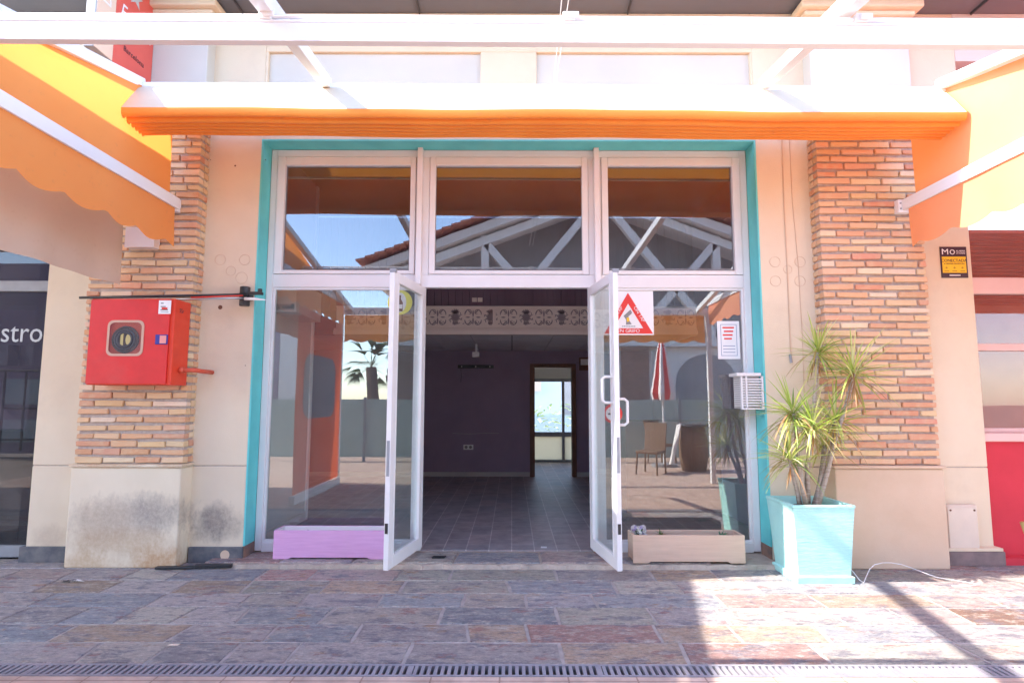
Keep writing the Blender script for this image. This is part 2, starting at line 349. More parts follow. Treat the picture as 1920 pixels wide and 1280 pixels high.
def slab_row(mb, y0, y1, x0, x1, z, L0=.34, L1=.88):
    x = x0-rnd(0, .5); sp = 0
    while x < x1:
        l = rnd(L0, L1); xe = x+l; sk = rnd(-.04, .04) if random.random() < .45 else rnd(-.008, .008)
        c = random.choice(TINTS); f = rnd(.82, 1.15); c = tuple(q*f for q in c)
        if 3.55 < xe < 3.95 and .4 < (y0-3.87)+.7 < .8: c = (.25, .14, .10)
        # irregular outline, chamfered rim
        n = 7; g = .006; dz = rnd(-.0015, .0025)
        top = []; 
        for i in range(n+1): top.append((x+g+(l-2*g)*i/n, y0+g+rnd(0, .008)))
        for i in range(4): top.append((xe-g+sk*(i+1)/5-rnd(0, .006), y0+g+(y1-y0-2*g)*(i+1)/5))
        for i in range(n+1): top.append((xe-g+sk-(l-2*g+sk-sp)*i/n, y1-g-rnd(0, .006)))
        for i in range(4): top.append((x+g+sp*(4-i)/5+rnd(0, .006), y1-g-(y1-y0-2*g)*(i+1)/5))
        cx, cy = (x+xe)/2, (y0+y1)/2; k = len(top)
        vs = [(a, b, z-.012) for a, b in top]+[(a+(cx-a)*.012, b+(cy-b)*.03, z+dz) for a, b in top]
        mb.add(vs, [(i, (i+1) % k, (i+1) % k+k, i+k) for i in range(k)]+[tuple(range(k, 2*k))], c)
        x = xe+.003; sp = sk
mb = MB()
for a, b in ((3.315, 3.60), (3.60, 3.88), (3.88, 4.19), (4.19, 4.48), (4.48, 4.79), (4.79, 5.105)):
    slab_row(mb, a, b, -8.5, 8.5, 0)
slab_row(mb, 5.105, 5.40, -8.5, -2.40, 0); slab_row(mb, 5.105, 5.40, 2.34, 8.5, 0)
tag(mb.build('slate_paving', M['slate']), kind='structure')
tag(B(-9, 9, 3.315, 5.42, -.11, -.005).build('paving_bed', M['groundj']), kind='structure')
mb = MB(); slab_row(mb, 5.15, 5.50, -2.36, 1.7, .042, .5, .9)
tag(mb.build('doorstep_paving', M['slate']), kind='structure')
M['kerb'] = mat('worn_kerb', (.52, .43, .36), (.34, .28, .24), rough=.9, sc=5, bsc=30, bs=1, bd=.02)
mb = MB(); n = 60
for i in range(n):
    xa, xb = -2.45+4.85*i/n, -2.45+4.85*(i+1)/n
    mb.add([(x, y, z) for x, k in ((xa, i), (xb, i+1)) for y, z in ((5.105+.012*math.sin(k*1.7)+.006*math.sin(k*4.1), -.02), (5.125+.012*math.sin(k*1.7)+.006*math.sin(k*4.1), .032+.004*math.sin(k*2.3)), (5.56, .036), (5.56, -.02))],
           [(0, 4, 5, 1), (1, 5, 6, 2)])
tag(mb.build('doorstep', M['kerb']), kind='structure')
M['infloor'] = brickgrid('interior_slate', (.42, .34, .34), (.32, .29, .31), (.62, .56, .55), .42, .21, .005, .5, R(90), .45, .3, loc=(.08, 0, 0))
tag(B(-4.5, 2.62, 5.56, 13.5, -.05, .05).build('floor', M['infloor']), kind='structure')

# drain grate
gt = thing('drain_grate', 'long grey slotted metal drain grate across the paving in front of the shop', 'drain', (0, 3.24, 0))
mb = MB()
for (ya, yb) in ((3.17, 3.188), (3.292, 3.31)): mb.box(-8.5, 8.5, ya, yb, -.03, .001)
x = -8.5; k = 0
while x < 8.5:
    if k % 28 == 0: mb.box(x, x+.03, 3.188, 3.292, -.025, 0)
    else: mb.add([(x, 3.188, 0), (x+.018, 3.188, 0), (x+.018, 3.292, 0), (x, 3.292, 0), (x, 3.188, -.02), (x+.018, 3.188, -.02), (x+.018, 3.292, -.02), (x, 3.292, -.02)],
                 [(0, 1, 2, 3), (0, 4, 5, 1), (1, 5, 6, 2), (3, 7, 4, 0), (2, 6, 7, 3)])
    x += .0355; k += 1
mb.build('grating', mat('weathered_steel', (.30, .28, .31), (.22, .21, .24), rough=.55, sc=8, bs=.2), gt)
B(-8.5, 8.5, 3.166, 3.314, -.10, -.06).build('channel', M['slot'], gt)

# ================================================================== SHOP BUILDING
WY = 5.30
bl = thing('shop_building', 'cream plastered shop front with turquoise reveal and open white double doors between two brick pilasters', 'building', (0, 5.6, 0))
# walls: each panel split by the incised line at z .83
mb = MB()
for (x0, x1) in ((-4.26, -2.355), (2.285, 4.23)):
    mb.box(x0, x1, WY, 5.62, .834, 5.12)
mb.box(-2.355, 2.285, WY, 5.62, 3.85, 4.05)
mb.box(-2.355, 2.285, WY, 5.62, 4.725, 5.12)
mb.box(-2.355, -2.33, WY, 5.62, 4.05, 4.725); mb.box(-.305, .23, WY, 5.62, 4.05, 4.725); mb.box(2.27, 2.285, WY, 5.62, 4.05, 4.725)
mb.build('wall', M['plaster'], bl, bevel=.006)
mb = MB()
mb.box(-2.33, -.305, WY+.035, 5.61, 4.052, 4.723); mb.box(.23, 2.27, WY+.035, 5.61, 4.052, 4.723)
mb.each('recessed_panel', M['plaster_up'], bl)
mb = MB(); mb.box(-4.255, -2.358, WY+.008, 5.6, .82, .84); mb.box(2.288, 4.225, WY+.008, 5.6, .82, .84)
mb.each('wall_groove', M['mortar'], bl)
B(-4.26, -2.355, WY, 5.62, 0, .826).build('lower_wall', M['stain_low'], bl, bevel=.006)
B(2.285, 4.23, WY, 5.62, 0, .826).build('lower_wall', M['plaster'], bl, bevel=.006)
for (x0, x1) in ((-4.30, -3.79), (-2.825, -2.35)):
    B(x0, x1, WY-.022, WY+.05, 0, .135).build('stone_plinth', M['slatedark'], bl, bevel=.006)
B(3.71, 4.27, WY-.07, WY+.05, 0, .12).build('stone_plinth', mat('stained_plinth', (.26, .19, .18), (.16, .12, .12), rough=.9, sc=8, bsc=40, bs=.6), bl, bevel=.006)
B(3.71, 4.25, WY-.075, WY+.05, .122, .15).build('plinth_cap', M['plaster'], bl, bevel=.004)
MB().disc_y(-2.50, .07, WY-.024, WY-.01, .04).build('filled_hole', M['base_r'], bl)
# turquoise reveal
mb = MB(); mb.box(-2.356, -2.342, WY-.002, 5.50, .14, 3.852); mb.box(2.272, 2.287, WY-.002, 5.50, .14, 3.852); mb.box(-2.342, 2.272, WY-.0015, 5.50, 3.838, 3.853)
mb.build('turquoise_reveal', M['teal'], bl)
mb = MB(); mb.box(-2.354, -2.338, WY, 5.49, .03, .139); mb.box(2.268, 2.284, WY, 5.49, .03, .139)
mb.each('reveal_plinth', mat('reddish_plinth', (.30, .17, .12), (.14, .11, .10), rough=.9, sc=9, bsc=40, bs=.6), bl)
# eave
mb = MB(); mb.prism_x([(5.62, 5.122), (5.33, 5.122), (4.72, 5.15), (4.72, 5.35), (5.62, 5.35)], -9, 9)
mb.build('eave', M['eave'], bl)
mb = MB()
for x in (-5.5, -2.6, -.9, 1.1, 2.9, 4.4): mb.box(x, x+.012, 4.73, 5.29, 5.10, 5.128)
mb.each('eave_joint', M['darkgrey'], bl)
# pilasters with real uneven bricks
def brick_colour():
    r = random.random()
    if r < .42: c = (rnd(.64, .72), rnd(.40, .46), rnd(.22, .28))
    elif r < .72: c = (rnd(.60, .68), rnd(.32, .38), rnd(.17, .22))
    elif r < .88: c = (rnd(.56, .62), rnd(.23, .29), rnd(.13, .17))
    else: c = (rnd(.70, .76), rnd(.53, .59), rnd(.36, .42))
    return c
_bc = brick_colour
def brick_colour():
    c = _bc(); return tuple(a*.84+b*.16 for a, b in zip(c, (.80, .64, .40)))
def pilaster(x0, x1, inner, basem, cut):
    core = B(x0+.012, x1-.012, 5.166, WY+.05, .85, 3.98).build('pilaster', M['mortar'], bl)
    tag(core, 'brick clad pilaster with plastered base, %s of the shop opening' % ('left' if x0 < 0 else 'right'))
    mb = MB(); z = .868; row = 0; H = .0695
    while z < 3.95:
        x = x0; first = True
        while x < x1-.02:
            l = rnd(.22, .31) if not (first and row % 2) else rnd(.10, .17)
            xe = min(x+l, x1)
            if x1-xe < .06: xe = x1
            pr = rnd(0, .012); hh = H-rnd(.016, .027); q = .0045
            mb.box(x+(0 if first else .008), xe-(0 if xe == x1 else .008), 5.150-pr, 5.22, z+rnd(0, .004), z+hh, brick_colour(), q)
            x = xe; first = False
        # returns on the inner side
        for y0, y1 in ((5.223, 5.303),):
            xs = (x1-.06, x1+rnd(0, .006)) if inner > 0 else (x0-rnd(0, .006), x0+.06)
            mb.box(xs[0], xs[1], y0+.004, y1, z+rnd(0, .005), z+H-.018, brick_colour(), .003)
        z += H; row += 1
    o = mb.build('brick_cladding', M['brick'], core, bevel=.006, seg=2)
    b = B(x0, x1+.005, 5.115, WY+.03, 0, .835).build('pilaster_base', basem, core, bevel=.012)
    mb = B(x0-.012, x1+.02, 5.098, WY+.03, .837, .862); mb.build('base_cap', basem, core, bevel=.008)
    mb = B(x0, x1, 5.165, WY+.03, 3.985, 5.0); mb.build('upper_shaft', M['plaster_up'], core, bevel=.01)
    mb = MB(); mb.box(x0-.05, x1+.05, 5.115, WY+.02, 4.985, 5.03); mb.box(x0-.10, x1+.10, 5.06, WY+.02, 5.032, 5.098)
    mb.build('capital', M['plaster'], core, bevel=.012)
pilaster(-3.78, -2.84, 1, M['stain_low'], 0)
pilaster(2.77, 3.70, -1, M['base_r'], 0)
# old plugs / filled holes on the walls
mb = MB()
for (u, v, r) in ((413, 487, 10), (459, 487, 10), (433, 508, 9), (453, 521, 11), (1453, 491, 10), (1500, 491, 10), (1477, 505, 8), (1454, 527, 10), (1500, 527, 10)):
    p = at(u, v, WY); rr = r/1100*5.3
    pts = [(p.x+rr*math.cos(t*.2618), WY-.0015, p.z+rr*math.sin(t*.2618)) for t in range(25)]
    mb.tube(pts, .0022, 5, cap=False)
mb.each('filled_plug', M['base_r'], bl)
mb = MB()
for (u, v, r) in ((441, 311, 3), (413, 576, 7), (460, 685, 1.6), (498, 300, 1.6), (395, 300, 1.5)):
    p = at(u, v, WY); mb.disc_y(p.x, p.z, WY-.001, WY+.002, r/1100*5.3*.6, 10)
mb.each('wall_mark', M['brown'], bl)

# ---------------- fixed glazing frame
FY0, FY1, GY = 5.50, 5.57, 5.54
fr = MB()
fr.box(-2.341, -2.28, FY0, FY1, .05, 3.837); fr.box(2.205, 2.271, FY0, FY1, .05, 3.837)
fr.box(-2.28, 2.205, FY0, FY1, 3.765, 3.837)
fr.box(-2.28, 2.205, FY0, FY1, 2.48, 2.605)
fr.box(-.905, -.835, FY0+.001, FY1, .05, 2.48); fr.box(.742, .845, FY0+.001, FY1, .05, 2.48)
fr.box(-.93, -.80, FY0+.001, FY1, 2.605, 3.765); fr.box(.735, .86, FY0+.001, FY1, 2.605, 3.765)
fr.box(-2.28, -.905, FY0+.002, FY1, .04, .125); fr.box(.845, 2.205, FY0+.002, FY1, .04, .125)
fro = fr.build('window_frame', M['white'], bl, bevel=.005)
mb = MB(); mb.box(-.91, -.862, 5.43, 5.499, 2.50, 3.836); mb.box(.785, .833, 5.43, 5.499, 2.50, 3.836)
mb.each('mullion_fin', M['white'], fro, bevel=.004)
def sash(x0, x1, z0, z1, gx0, gx1, gz0, gz1):
    s = MB(); y0, y1 = FY0-.012, FY0+.05; e = .003
    s.box(x0+e, gx0, y0, y1, z0+e, z1-e); s.box(gx1, x1-e, y0, y1, z0+e, z1-e)
    s.box(gx0, gx1, y0, y1, z0+e, gz0); s.box(gx0, gx1, y0, y1, gz1, z1-e)
    o = s.build('window_sash', M['white'], bl, bevel=.006)
    B(gx0-.004, gx1+.004, GY-.013, GY-.007, gz0-.004, gz1+.004).build('pane', M['glassup'], o)
sash(-2.28, -.93, 2.605, 3.765, -2.20, -.985, 2.645, 3.68)
sash(-.80, .735, 2.605, 3.765, -.74, .672, 2.645, 3.68)
sash(.86, 2.205, 2.605, 3.765, .925, 2.13, 2.645, 3.68)
def sidelight(x0, x1, label):
    s = MB(); y0, y1 = FY0+.012, FY0+.05; w = .022; z0, z1 = .125, 2.48
    s.box(x0, x0+w, y0, y1, z0, z1); s.box(x1-w, x1, y0, y1, z0, z1); s.box(x0+w, x1-w, y0, y1, z0, z0+w); s.box(x0+w, x1-w, y0, y1, z1-w, z1)
    o = s.build('sidelight', M['white'], bl, bevel=.003); o['label'] = label
    B(x0+w-.003, x1-w+.003, GY-.008, GY-.002, z0+w-.003, z1-w+.003).build('pane', M['glass'], o)
sidelight(-2.279, -.906, 'tall fixed side window left of the doors')
sidelight(.846, 2.204, 'tall fixed side window right of the doors')
# ---------------- open door leaves
def door(hx, ang, sgn, label, lock, handles):
    """built closed along +x*sgn from the hinge, then turned about the hinge"""
    Wd, z0, z1, T = .765, .085, 2.472, .042
    Mx = Matrix.Translation((hx, 5.50, 0)) @ Matrix.Rotation(ang, 4, 'Z')
    def tr(mb): mb.v = [tuple(Mx @ Vector((sgn*v[0], v[1], v[2]))) for v in mb.v]; return mb
    d = MB(); st = .085
    d.box(0, st, -T/2, T/2, z0, z1); d.box(Wd-st, Wd, -T/2, T/2, z0, z1); d.box(st, Wd-st, -T/2, T/2, z0, z0+.095); d.box(st, Wd-st, -T/2, T/2, z1-.085, z1)
    d.box(st, st+.018, -T/2-.004, T/2+.004, z0+.095, z1-.085); d.box(Wd-st-.018, Wd-st, -T/2-.004, T/2+.004, z0+.095, z1-.085)
    o = tr(d).build('door', M['white'], bl, bevel=.004); o['label'] = label
    if sgn < 0:
        o.data.flip_normals()
    g = MB().box(st, Wd-st, -.004, .004, z0+.09, z1-.08); tr(g).build('door_glass', M['glassdoor'], o)
    k = MB().box(Wd, Wd+.003, -.012, .012, lock-.14, lock+.14); k.box(Wd+.003, Wd+.006, -.007, .007, lock-.03, lock+.03)
    tr(k).build('lock', M['grey'], o)
    k = MB().box(Wd-.03, Wd+.004, -.02, .03, z1-.012, z1+.02); tr(k).build('top_bolt', M['grey'], o)
    k = MB().box(Wd, Wd+.004, -.012, .012, z0+.28, z0+.36); tr(k).build('bottom_bolt', M['black'], o)
    for (side, hz, xx) in handles:
        y = side*(T/2); hh = .105; dd = side*.085
        pts = [(xx, y, hz-hh), (xx, y+dd*.7, hz-hh), (xx, y+dd, hz-hh+.02), (xx, y+dd, hz+hh-.02), (xx, y+dd*.7, hz+hh), (xx, y, hz+hh)]
        h = MB().tube(pts, .012, 10); tr(h).build('handle', M['white'], o, smooth=True)
    return o
# left leaf opens outward (towards the camera) a little past square
dl = door(-.835, -R(90)-R(11.5)+0, 1, 'left glass door leaf standing open outward', .95, [])
dr = door(.735, -R(90)+R(8.5), 1, 'right glass door leaf standing open outward, with pull handles', .98, [(-1, 1.50, .70), (1, 1.32, .70)])
# ---------------- interior
rm = bl
mb = MB(); mb.box(-4.6, -4.5, 5.62, 10.9, .05, 4.2); mb.box(2.6, 2.7, 5.62, 10.9, .05, 4.2)
mb.box(-4.5, .33, 10.87, 10.97, .05, 4.2); mb.box(1.18, 2.6, 10.87, 10.97, .05, 4.2); mb.box(.33, 1.18, 10.87, 10.97, 2.1, 4.2)
mb.build('interior_wall', M['purple'], bl)
B(-2.47, -2.38, 5.62, 6.9, .05, 4.0).build('side_wall', M['greywall'], bl)
B(-2.50, -2.36, 6.90, 6.96, .05, 4.0).build('corner_post', M['white'], bl)
mb = MB(); mb.box(-2.38, -2.365, 5.62, 6.9, .05, .15); mb.box(-4.5, .33, 10.855, 10.869, .05, .13); mb.box(1.18, 2.6, 10.855, 10.869, .05, .13)
mb.each('skirting', M['greywall'], bl)
mb = MB(); mb.box(-4.5, 2.6, 5.62, 8.25, 4.05, 4.15); mb.build('front_ceiling', M['midgrey'], bl)
mb = MB()
for i in range(-8, 5):
    for j in range(5): mb.box(i*.6+.006, i*.6+.594, 8.32+j*.6, 8.32+j*.6+.588 if j < 4 else 10.86, 2.345, 2.36)
mb.build('ceiling_tile', M['ceil'], bl)
B(-4.5, 2.6, 8.30, 10.87, 2.361, 2.40).build('ceiling_backing', M['darkgrey'], bl)
mb = MB(); x = -4.5
while x < 2.6: mb.box(x, min(x+.092, 2.6), 8.26, 8.285, 2.70, 4.05); x += .1
mb.box(-4.5, 2.6, 8.286, 8.31, 2.34, 4.05); mb.build('dark_boarding', M['darkwood'], bl)
# patterned fascia
fb = MB(); fb.box(-2.48, 2.6, 8.20, 8.259, 2.40, 2.745); fb.box(-2.50, 2.6, 8.14, 8.259, 2.335, 2.395); fb.box(-2.50, 2.6, 8.17, 8.259, 2.396, 2.425)
fas = fb.build('fascia', M['fasciac'], bl, bevel=.004)
dm = MB(); FZ = 2.585; Yp = 8.1985
def poly(pts): dm.prism_y(pts, Yp, Yp+.001)
def petal(cx, cz, a, L_, W_):
    p = []
    for i in range(9):
        t = i/8; p.append((t*L_, W_*math.sin(math.pi*t)*(1-.3*t)))
    q = [(x, -y) for x, y in p[-2:0:-1]]
    poly([(cx+x*math.cos(a)-y*math.sin(a), cz+x*math.sin(a)+y*math.cos(a)) for x, y in p+q])
def scroll(cx, cz, mx, mz):
    pts = []
    for i in range(16):
        t = i/15; a = t*5.2; r = .055*(1-t*.75)
        pts.append((cx+mx*(.0+r*math.cos(a)), Yp, cz+mz*(r*math.sin(a)+.02)))
    dm.tube(pts, [.007*(1-.6*i/15) for i in range(16)], 5, cap=False)
x = -2.30; k = 0
while x < 2.5:
    if k % 2 == 0:
        for i in range(16): petal(x, FZ, i*math.pi/8, .075+.035*(i % 2), .011)
        for i in range(6): petal(x, FZ+.05, math.pi/2+(i-2.5)*.42, .075, .013)
        for i in range(4): petal(x, FZ-.06, -math.pi/2+(i-1.5)*.5, .055, .012)
        dm.disc_y(x, FZ, Yp-.001, Yp, .028, 12)
        for q in range(8): petal(x+.085*math.cos(q*.785+.39), FZ+.1*math.sin(q*.785+.39), q*.785+1.9, .04, .008)
    else:
        for mx in (-1, 1):
            for mz in (-1, 1): scroll(x+mx*.055, FZ+mz*.045, mx, mz)
            petal(x, FZ, mx*math.pi/2, .11, .014); petal(x+mx*.04, FZ, (0 if mx > 0 else math.pi), .07, .012)
            for q in range(5): petal(x+mx*(.03+.022*q), FZ+(.085 if q % 2 else -.085), mx*(q*.7), .035, .008)
            petal(x+mx*.115, FZ+.03, math.pi/2, .05, .008); petal(x+mx*.115, FZ-.03, -math.pi/2, .05, .008)
            petal(x+mx*.02, FZ+.05, math.pi/2-mx*.8, .08, .011); petal(x+mx*.02, FZ-.05, -math.pi/2+mx*.8, .08, .011)
    x += .25; k += 1
dm.build('damask_print', M['damask'], fas)
mb = MB()
for x in (-1.75, -.25, 1.25): mb.box(x-.022, x+.022, 8.192, 8.199, 2.44, 2.735)
mb.box(-2.48, 2.6, 8.192, 8.199, 2.722, 2.745); mb.box(-2.48, 2.6, 8.192, 8.199, 2.43, 2.446)
mb.each('fascia_moulding', M['fasciac'], fas)
# inner doorway
mb = MB(); mb.box(.33, .42, 10.82, 10.99, .05, 2.03); mb.box(1.10, 1.18, 10.82, 10.99, .05, 2.03); mb.box(.33, 1.18, 10.82, 10.99, 2.03, 2.10)
mb.build('inner_door_frame', M['brown'], bl, bevel=.004)
mb = MB(); mb.box(-1.2, -1.1, 10.98, 13.6, .05, 2.6); mb.box(2.6, 2.7, 10.98, 13.6, .05, 2.6); mb.box(-1.2, 2.7, 10.98, 13.6, 2.5, 2.6); 
mb.box(-1.1, .05, 13.5, 13.6, .05, 2.5); mb.box(2.3, 2.6, 13.5, 13.6, .05, 2.5); mb.box(.05, 2.3, 13.5, 13.6, 1.93, 2.5)
mb.build('back_room_wall', mat('pale_cream_wall', (.80, .78, .70), rough=.8, bs=.05), bl)
mb = MB()
for (x0, x1) in ((.05, .10), (1.14, 1.20), (2.25, 2.3)): mb.box(x0, x1, 13.46, 13.54, .05, 1.93)
for (z0, z1) in ((.05, .10), (.62, .72), (1.86, 1.93)):
    for (x0, x1) in ((.10, 1.14), (1.20, 2.25)): mb.box(x0, x1, 13.462, 13.538, z0, z1)
bw = mb.build('back_window', M['grey'], bl)
mb = MB(); mb.box(.10, 1.14, 13.49, 13.50, .10, .62); mb.box(1.20, 2.25, 13.49, 13.50, .10, .62)
mb.each('lower_panel', fabric('milky_panel', (.75, .70, .58), (.9, .85, .7), .6), bw)
# right interior counter
mb = MB(); mb.box(1.42, 2.6, 7.4, 8.1, .05, 1.12); mb.box(1.38, 2.6, 7.36, 8.14, 1.121, 1.16)
ct = thing('counter', 'dark reddish brown counter just inside the doors on the right', 'counter', (2, 7.7, .05)); mb.build('counter_body', M['brown'], ct)

# small interior things
def small(name, label, cat, parts, loc, group=None):
    t = thing(name, label, cat, loc, group)
    for (pn, mbx, mt) in parts: mbx.build(pn, mt, t, bevel=.002)
    return t
p = at(878, 838, 10.84)
small('wall_socket', 'white double wall socket low on the dark back wall inside', 'socket', [('plate', B(p.x-.09, p.x+.09, 10.85, 10.869, p.z-.045, p.z+.045), M['white']), ('socket_face', MB().disc_y(p.x-.04, p.z, 10.846, 10.851, .028).disc_y(p.x+.04, p.z, 10.846, 10.851, .028), M['greyprint'])], p)
p = at(892, 687, 10.8)
small('screen_bracket', 'long black screen bracket high on the dark back wall inside', 'bracket', [('rail', B(p.x-.33, p.x+.33, 10.80, 10.869, p.z-.03, p.z+.03), M['black']), *[('bolt', MB().disc_y(p.x+q, p.z, 10.795, 10.801, .012), M['white']) for q in (-.26, 0, .26)]], p)
p = at(893, 664, 9.6)
small('security_camera', 'small white camera hanging from the interior ceiling above the black bracket', 'camera', [('mount', MB().tube([(p.x, p.y, 2.345), (p.x, p.y, p.z)], .02), M['white']), ('camera_body', B(p.x-.06, p.x+.05, p.y-.1, p.y+.05, p.z-.05, p.z+.03), M['white'])], p)
p = at(1096, 682, 10.84)
small('notice', 'small dark framed notice on the back wall right of the inner doorway', 'notice', [('board', B(p.x-.10, p.x+.10, 10.85, 10.869, p.z-.12, p.z+.12), M['brown']), ('print', B(p.x-.07, p.x+.07, 10.846, 10.8495, p.z-.02, p.z+.09), M['paper'])], p)
small('wall_unit', 'grey box unit high on the light grey wall inside the left side window', 'box', [('unit_case', B(-2.379, -2.14, 5.75, 6.5, 2.28, 2.60), M['greywall']), ('unit_grille', B(-2.37, -2.16, 5.744, 5.7495, 2.30, 2.36), M['midgrey'])], (-2.3, 6, 2.3))
p = at(895, 562, 8.25)
small('wall_switch', 'small pale double switch on the dark boarding above the patterned fascia', 'switch', [('plate', B(p.x-.075, p.x-.005, 8.24, 8.258, p.z-.03, p.z+.03).box(p.x+.005, p.x+.075, 8.24, 8.258, p.z-.03, p.z+.03), M['fasciac'])], p)

p = at(900, 812, 10.86)
small('wall_wire', 'thin pale wire run across the dark back wall above the socket', 'wire', [('wire', MB().tube([(p.x-.5, 10.863, p.z), (p.x-.2, 10.863, p.z-.012), (p.x+.1, 10.863, p.z+.004), (p.x+.35, 10.863, p.z)], .004, 5), M['greywall'])], p)
p = at(864, 700, 10.86)
small('hanging_lead', 'short dark lead hanging from the left end of the black bracket inside', 'wire', [('lead', MB().tube([(p.x, 10.86, p.z+.08), (p.x+.01, 10.86, p.z-.05), (p.x, 10.86, p.z-.16)], .005, 5), M['black'])], p)
# ================================================================== PERGOLA
pg = thing('pergola', 'white metal pergola frame with sloping rafters and a long cross beam over the forecourt', 'pergola', (0, 2.6, 0))
SY, SZ, BY, BZ = 4.55, 3.946, 2.75, 3.335       # underside of rafters at the back strip / at the cross beam
rho = .255        # slope of the outer rafters
rin = (SZ-BZ)/(SY-BY)
def rz(y): return SZ-rho*(SY-y)
def rx(xs, xb, y): return xs+(xb-xs)*(SY-y)/(SY-BY)
RAF = [(-3.06, -2.97), (-1.523, -1.235), (2.06, 1.68), (3.52, 3.42)]
for i, (xs, xb) in enumerate(RAF):
    h = .085; w = .075
    ye, k = (1.7, rin) if i in (1, 2) else (.72, rho)
    a = (rx(xs, xb, 4.60), 4.60, SZ+k*.05+h/2); b = (rx(xs, xb, ye), ye, SZ-k*(SY-ye)+h/2)
    r_ = MB().bar(a, b, w, h).build('rafter', M['whitep'], pg, bevel=.006)
    if i in (1, 2):
        sd = -1 if i == 1 else 1
        a2 = Vector(a)+Vector((sd*(w/2+.001), 0, -h/2+.03)); b2 = Vector(b)+Vector((sd*(w/2+.001), 0, -h/2+.03))
        MB().bar(a2, b2, .004, .016).build('track_slot', M['slot'], r_)
TD = .022     # sideways droop of the whole frame
def tilt(mb):
    mb.v = [(x, y, z-.0045*x) for x, y, z in mb.v]; return mb
mb = MB().box(-3.11, 3.57, 4.545, 4.60, 3.935, 3.975); tilt(mb).build('back_rail', M['whitep'], pg, bevel=.004)
mb = MB(); mb.box(-6.5, 6.5, BY, BY+.04, 3.176, 3.276); mb.box(-6.5, 6.5, BY-.004, BY+.044, 3.276, 3.288)
mb.box(-6.5, 6.5, BY-.004, BY, 3.176, 3.188); tilt(mb).build('cross_beam', M['whitep'], pg, bevel=.003)
mb = MB().tube([(-6.5, BY+.01, 3.312+.03), (6.5, BY+.01, 3.312-.03)], .011, 10); mb.build('front_tube', M['whitep'], pg, smooth=True)
for x in (-1.235, .28, 1.74):
    mb = MB().box(x-.03, x+.03, BY-.012, BY+.035, 3.289-.0045*x, 3.336-.0045*x); mb.box(x-.012, x+.05, BY-.02, BY-.012, 3.297-.0045*x, 3.33-.0045*x); mb.build('clamp', M['whitep'], pg, bevel=.004)
B(-3.10, 3.56, .66, .72, rz(.7)-.02, rz(.7)+.10).build('front_beam', M['whitep'], pg, bevel=.004)
for x in (-3.05, 3.50): B(x-.04, x+.04, .65, .73, 0, rz(.7)-.022).build('post', M['whitep'], pg, bevel=.004)
# retracting cords (pair)
cr = thing('cord', 'thin pair of white pull cords running from the folded awning up over the beam', 'cord', (.33, 4.5, 3.95))
mb = MB()
for dx in (0, .05): mb.tube([(.335+dx*.3, 4.54, 3.96), (.31+dx, 3.3, 3.95), (.28+dx, 1.8, 3.9)], .0035, 5)
mb.each('cord_strand', M['whitep'], cr)

# ================================================================== FOLDED AWNING
aw = thing('folded_awning', 'folded orange canvas awning gathered in rolls above the shop opening', 'awning', (0, 4.45, 3.6))
prof_top = [(4.548, 3.937), (4.50, 3.90), (4.42, 3.80), (4.345, 3.70), (4.312, 3.655)]
def loops():
    P = [(4.312, 3.655)]
    # front roll
    for i in range(1, 10):
        t = math.pi*(1.0+i/9*1.05); P.append((4.340+.030*math.cos(t), 3.635+.040*math.sin(t)))
    y = 4.372
    for k, (d, zb) in enumerate(((.066, 3.578), (.046, 3.575), (.044, 3.570), (.042, 3.566), (.042, 3.562))):
        r = d/2
        P.append((y+.004, 3.70))
        for i in range(0, 11):
            t = math.pi*(1+i/10); P.append((y+.004+r+r*.86*math.cos(t), zb+r+r*1.0*math.sin(t)))
        y += d
        P.append((y, 3.70))
    P.append((4.62, 3.90)); return P
NX = 120
def strip(prof, x0, x1, ax):
    m = MB(); n = len(prof)
    for i in range(NX+1):
        x = x0+(x1-x0)*i/NX
        for j, (y, z) in enumerate(prof):
            f = min(1, max(0, (3.93-z)/.25))
            sag = f*(.005*math.sin(x*2.1)+.0025*math.sin(x*5.3+j*.05)) - .018*f+(.004 if j > 3 else 0)*f*math.sin(x*1.1+j*.5)*.6*math.sin(math.pi*(x+3)/6.5)
            e = 0
            if j > 10 and ax: e = 0
            m.v.append((x+(.0), y+f*.0015*math.sin(x*7.7), z+sag-.0045*x))
    for i in range(NX):
        for j in range(n-1): m.f.append((i*n+j, (i+1)*n+j, (i+1)*n+j+1, i*n+j+1)); m.c.append(None)
    return m
strip(prof_top, -3.03, 3.50, 0).build('bleached_top', M['cream'], aw, smooth=True)
lp = loops(); m_ = strip(lp, -3.03, 3.50, 1)
# end caps of rolls: fan closed
m_.build('canvas_roll', M['orange'], aw, smooth=True)
strip([(4.60, 3.935), (4.75, 3.925), (4.95, 3.94), (5.12, 3.965)], -3.0, 3.47, 0).build('rear_cloth', M['orange'], aw, smooth=True)
mb = MB()
for x in (-3.0302, 3.5002):
    pts = [(x, y, z-.0045*x) for y, z in (prof_top[:-1]+lp)]
    c = (x, 4.46, 3.76-.0045*x); n = len(pts); mb.add(pts+[c], [(i, i+1, n) for i in range(n-1)])
mb.each('roll_end', M['orange'], aw)

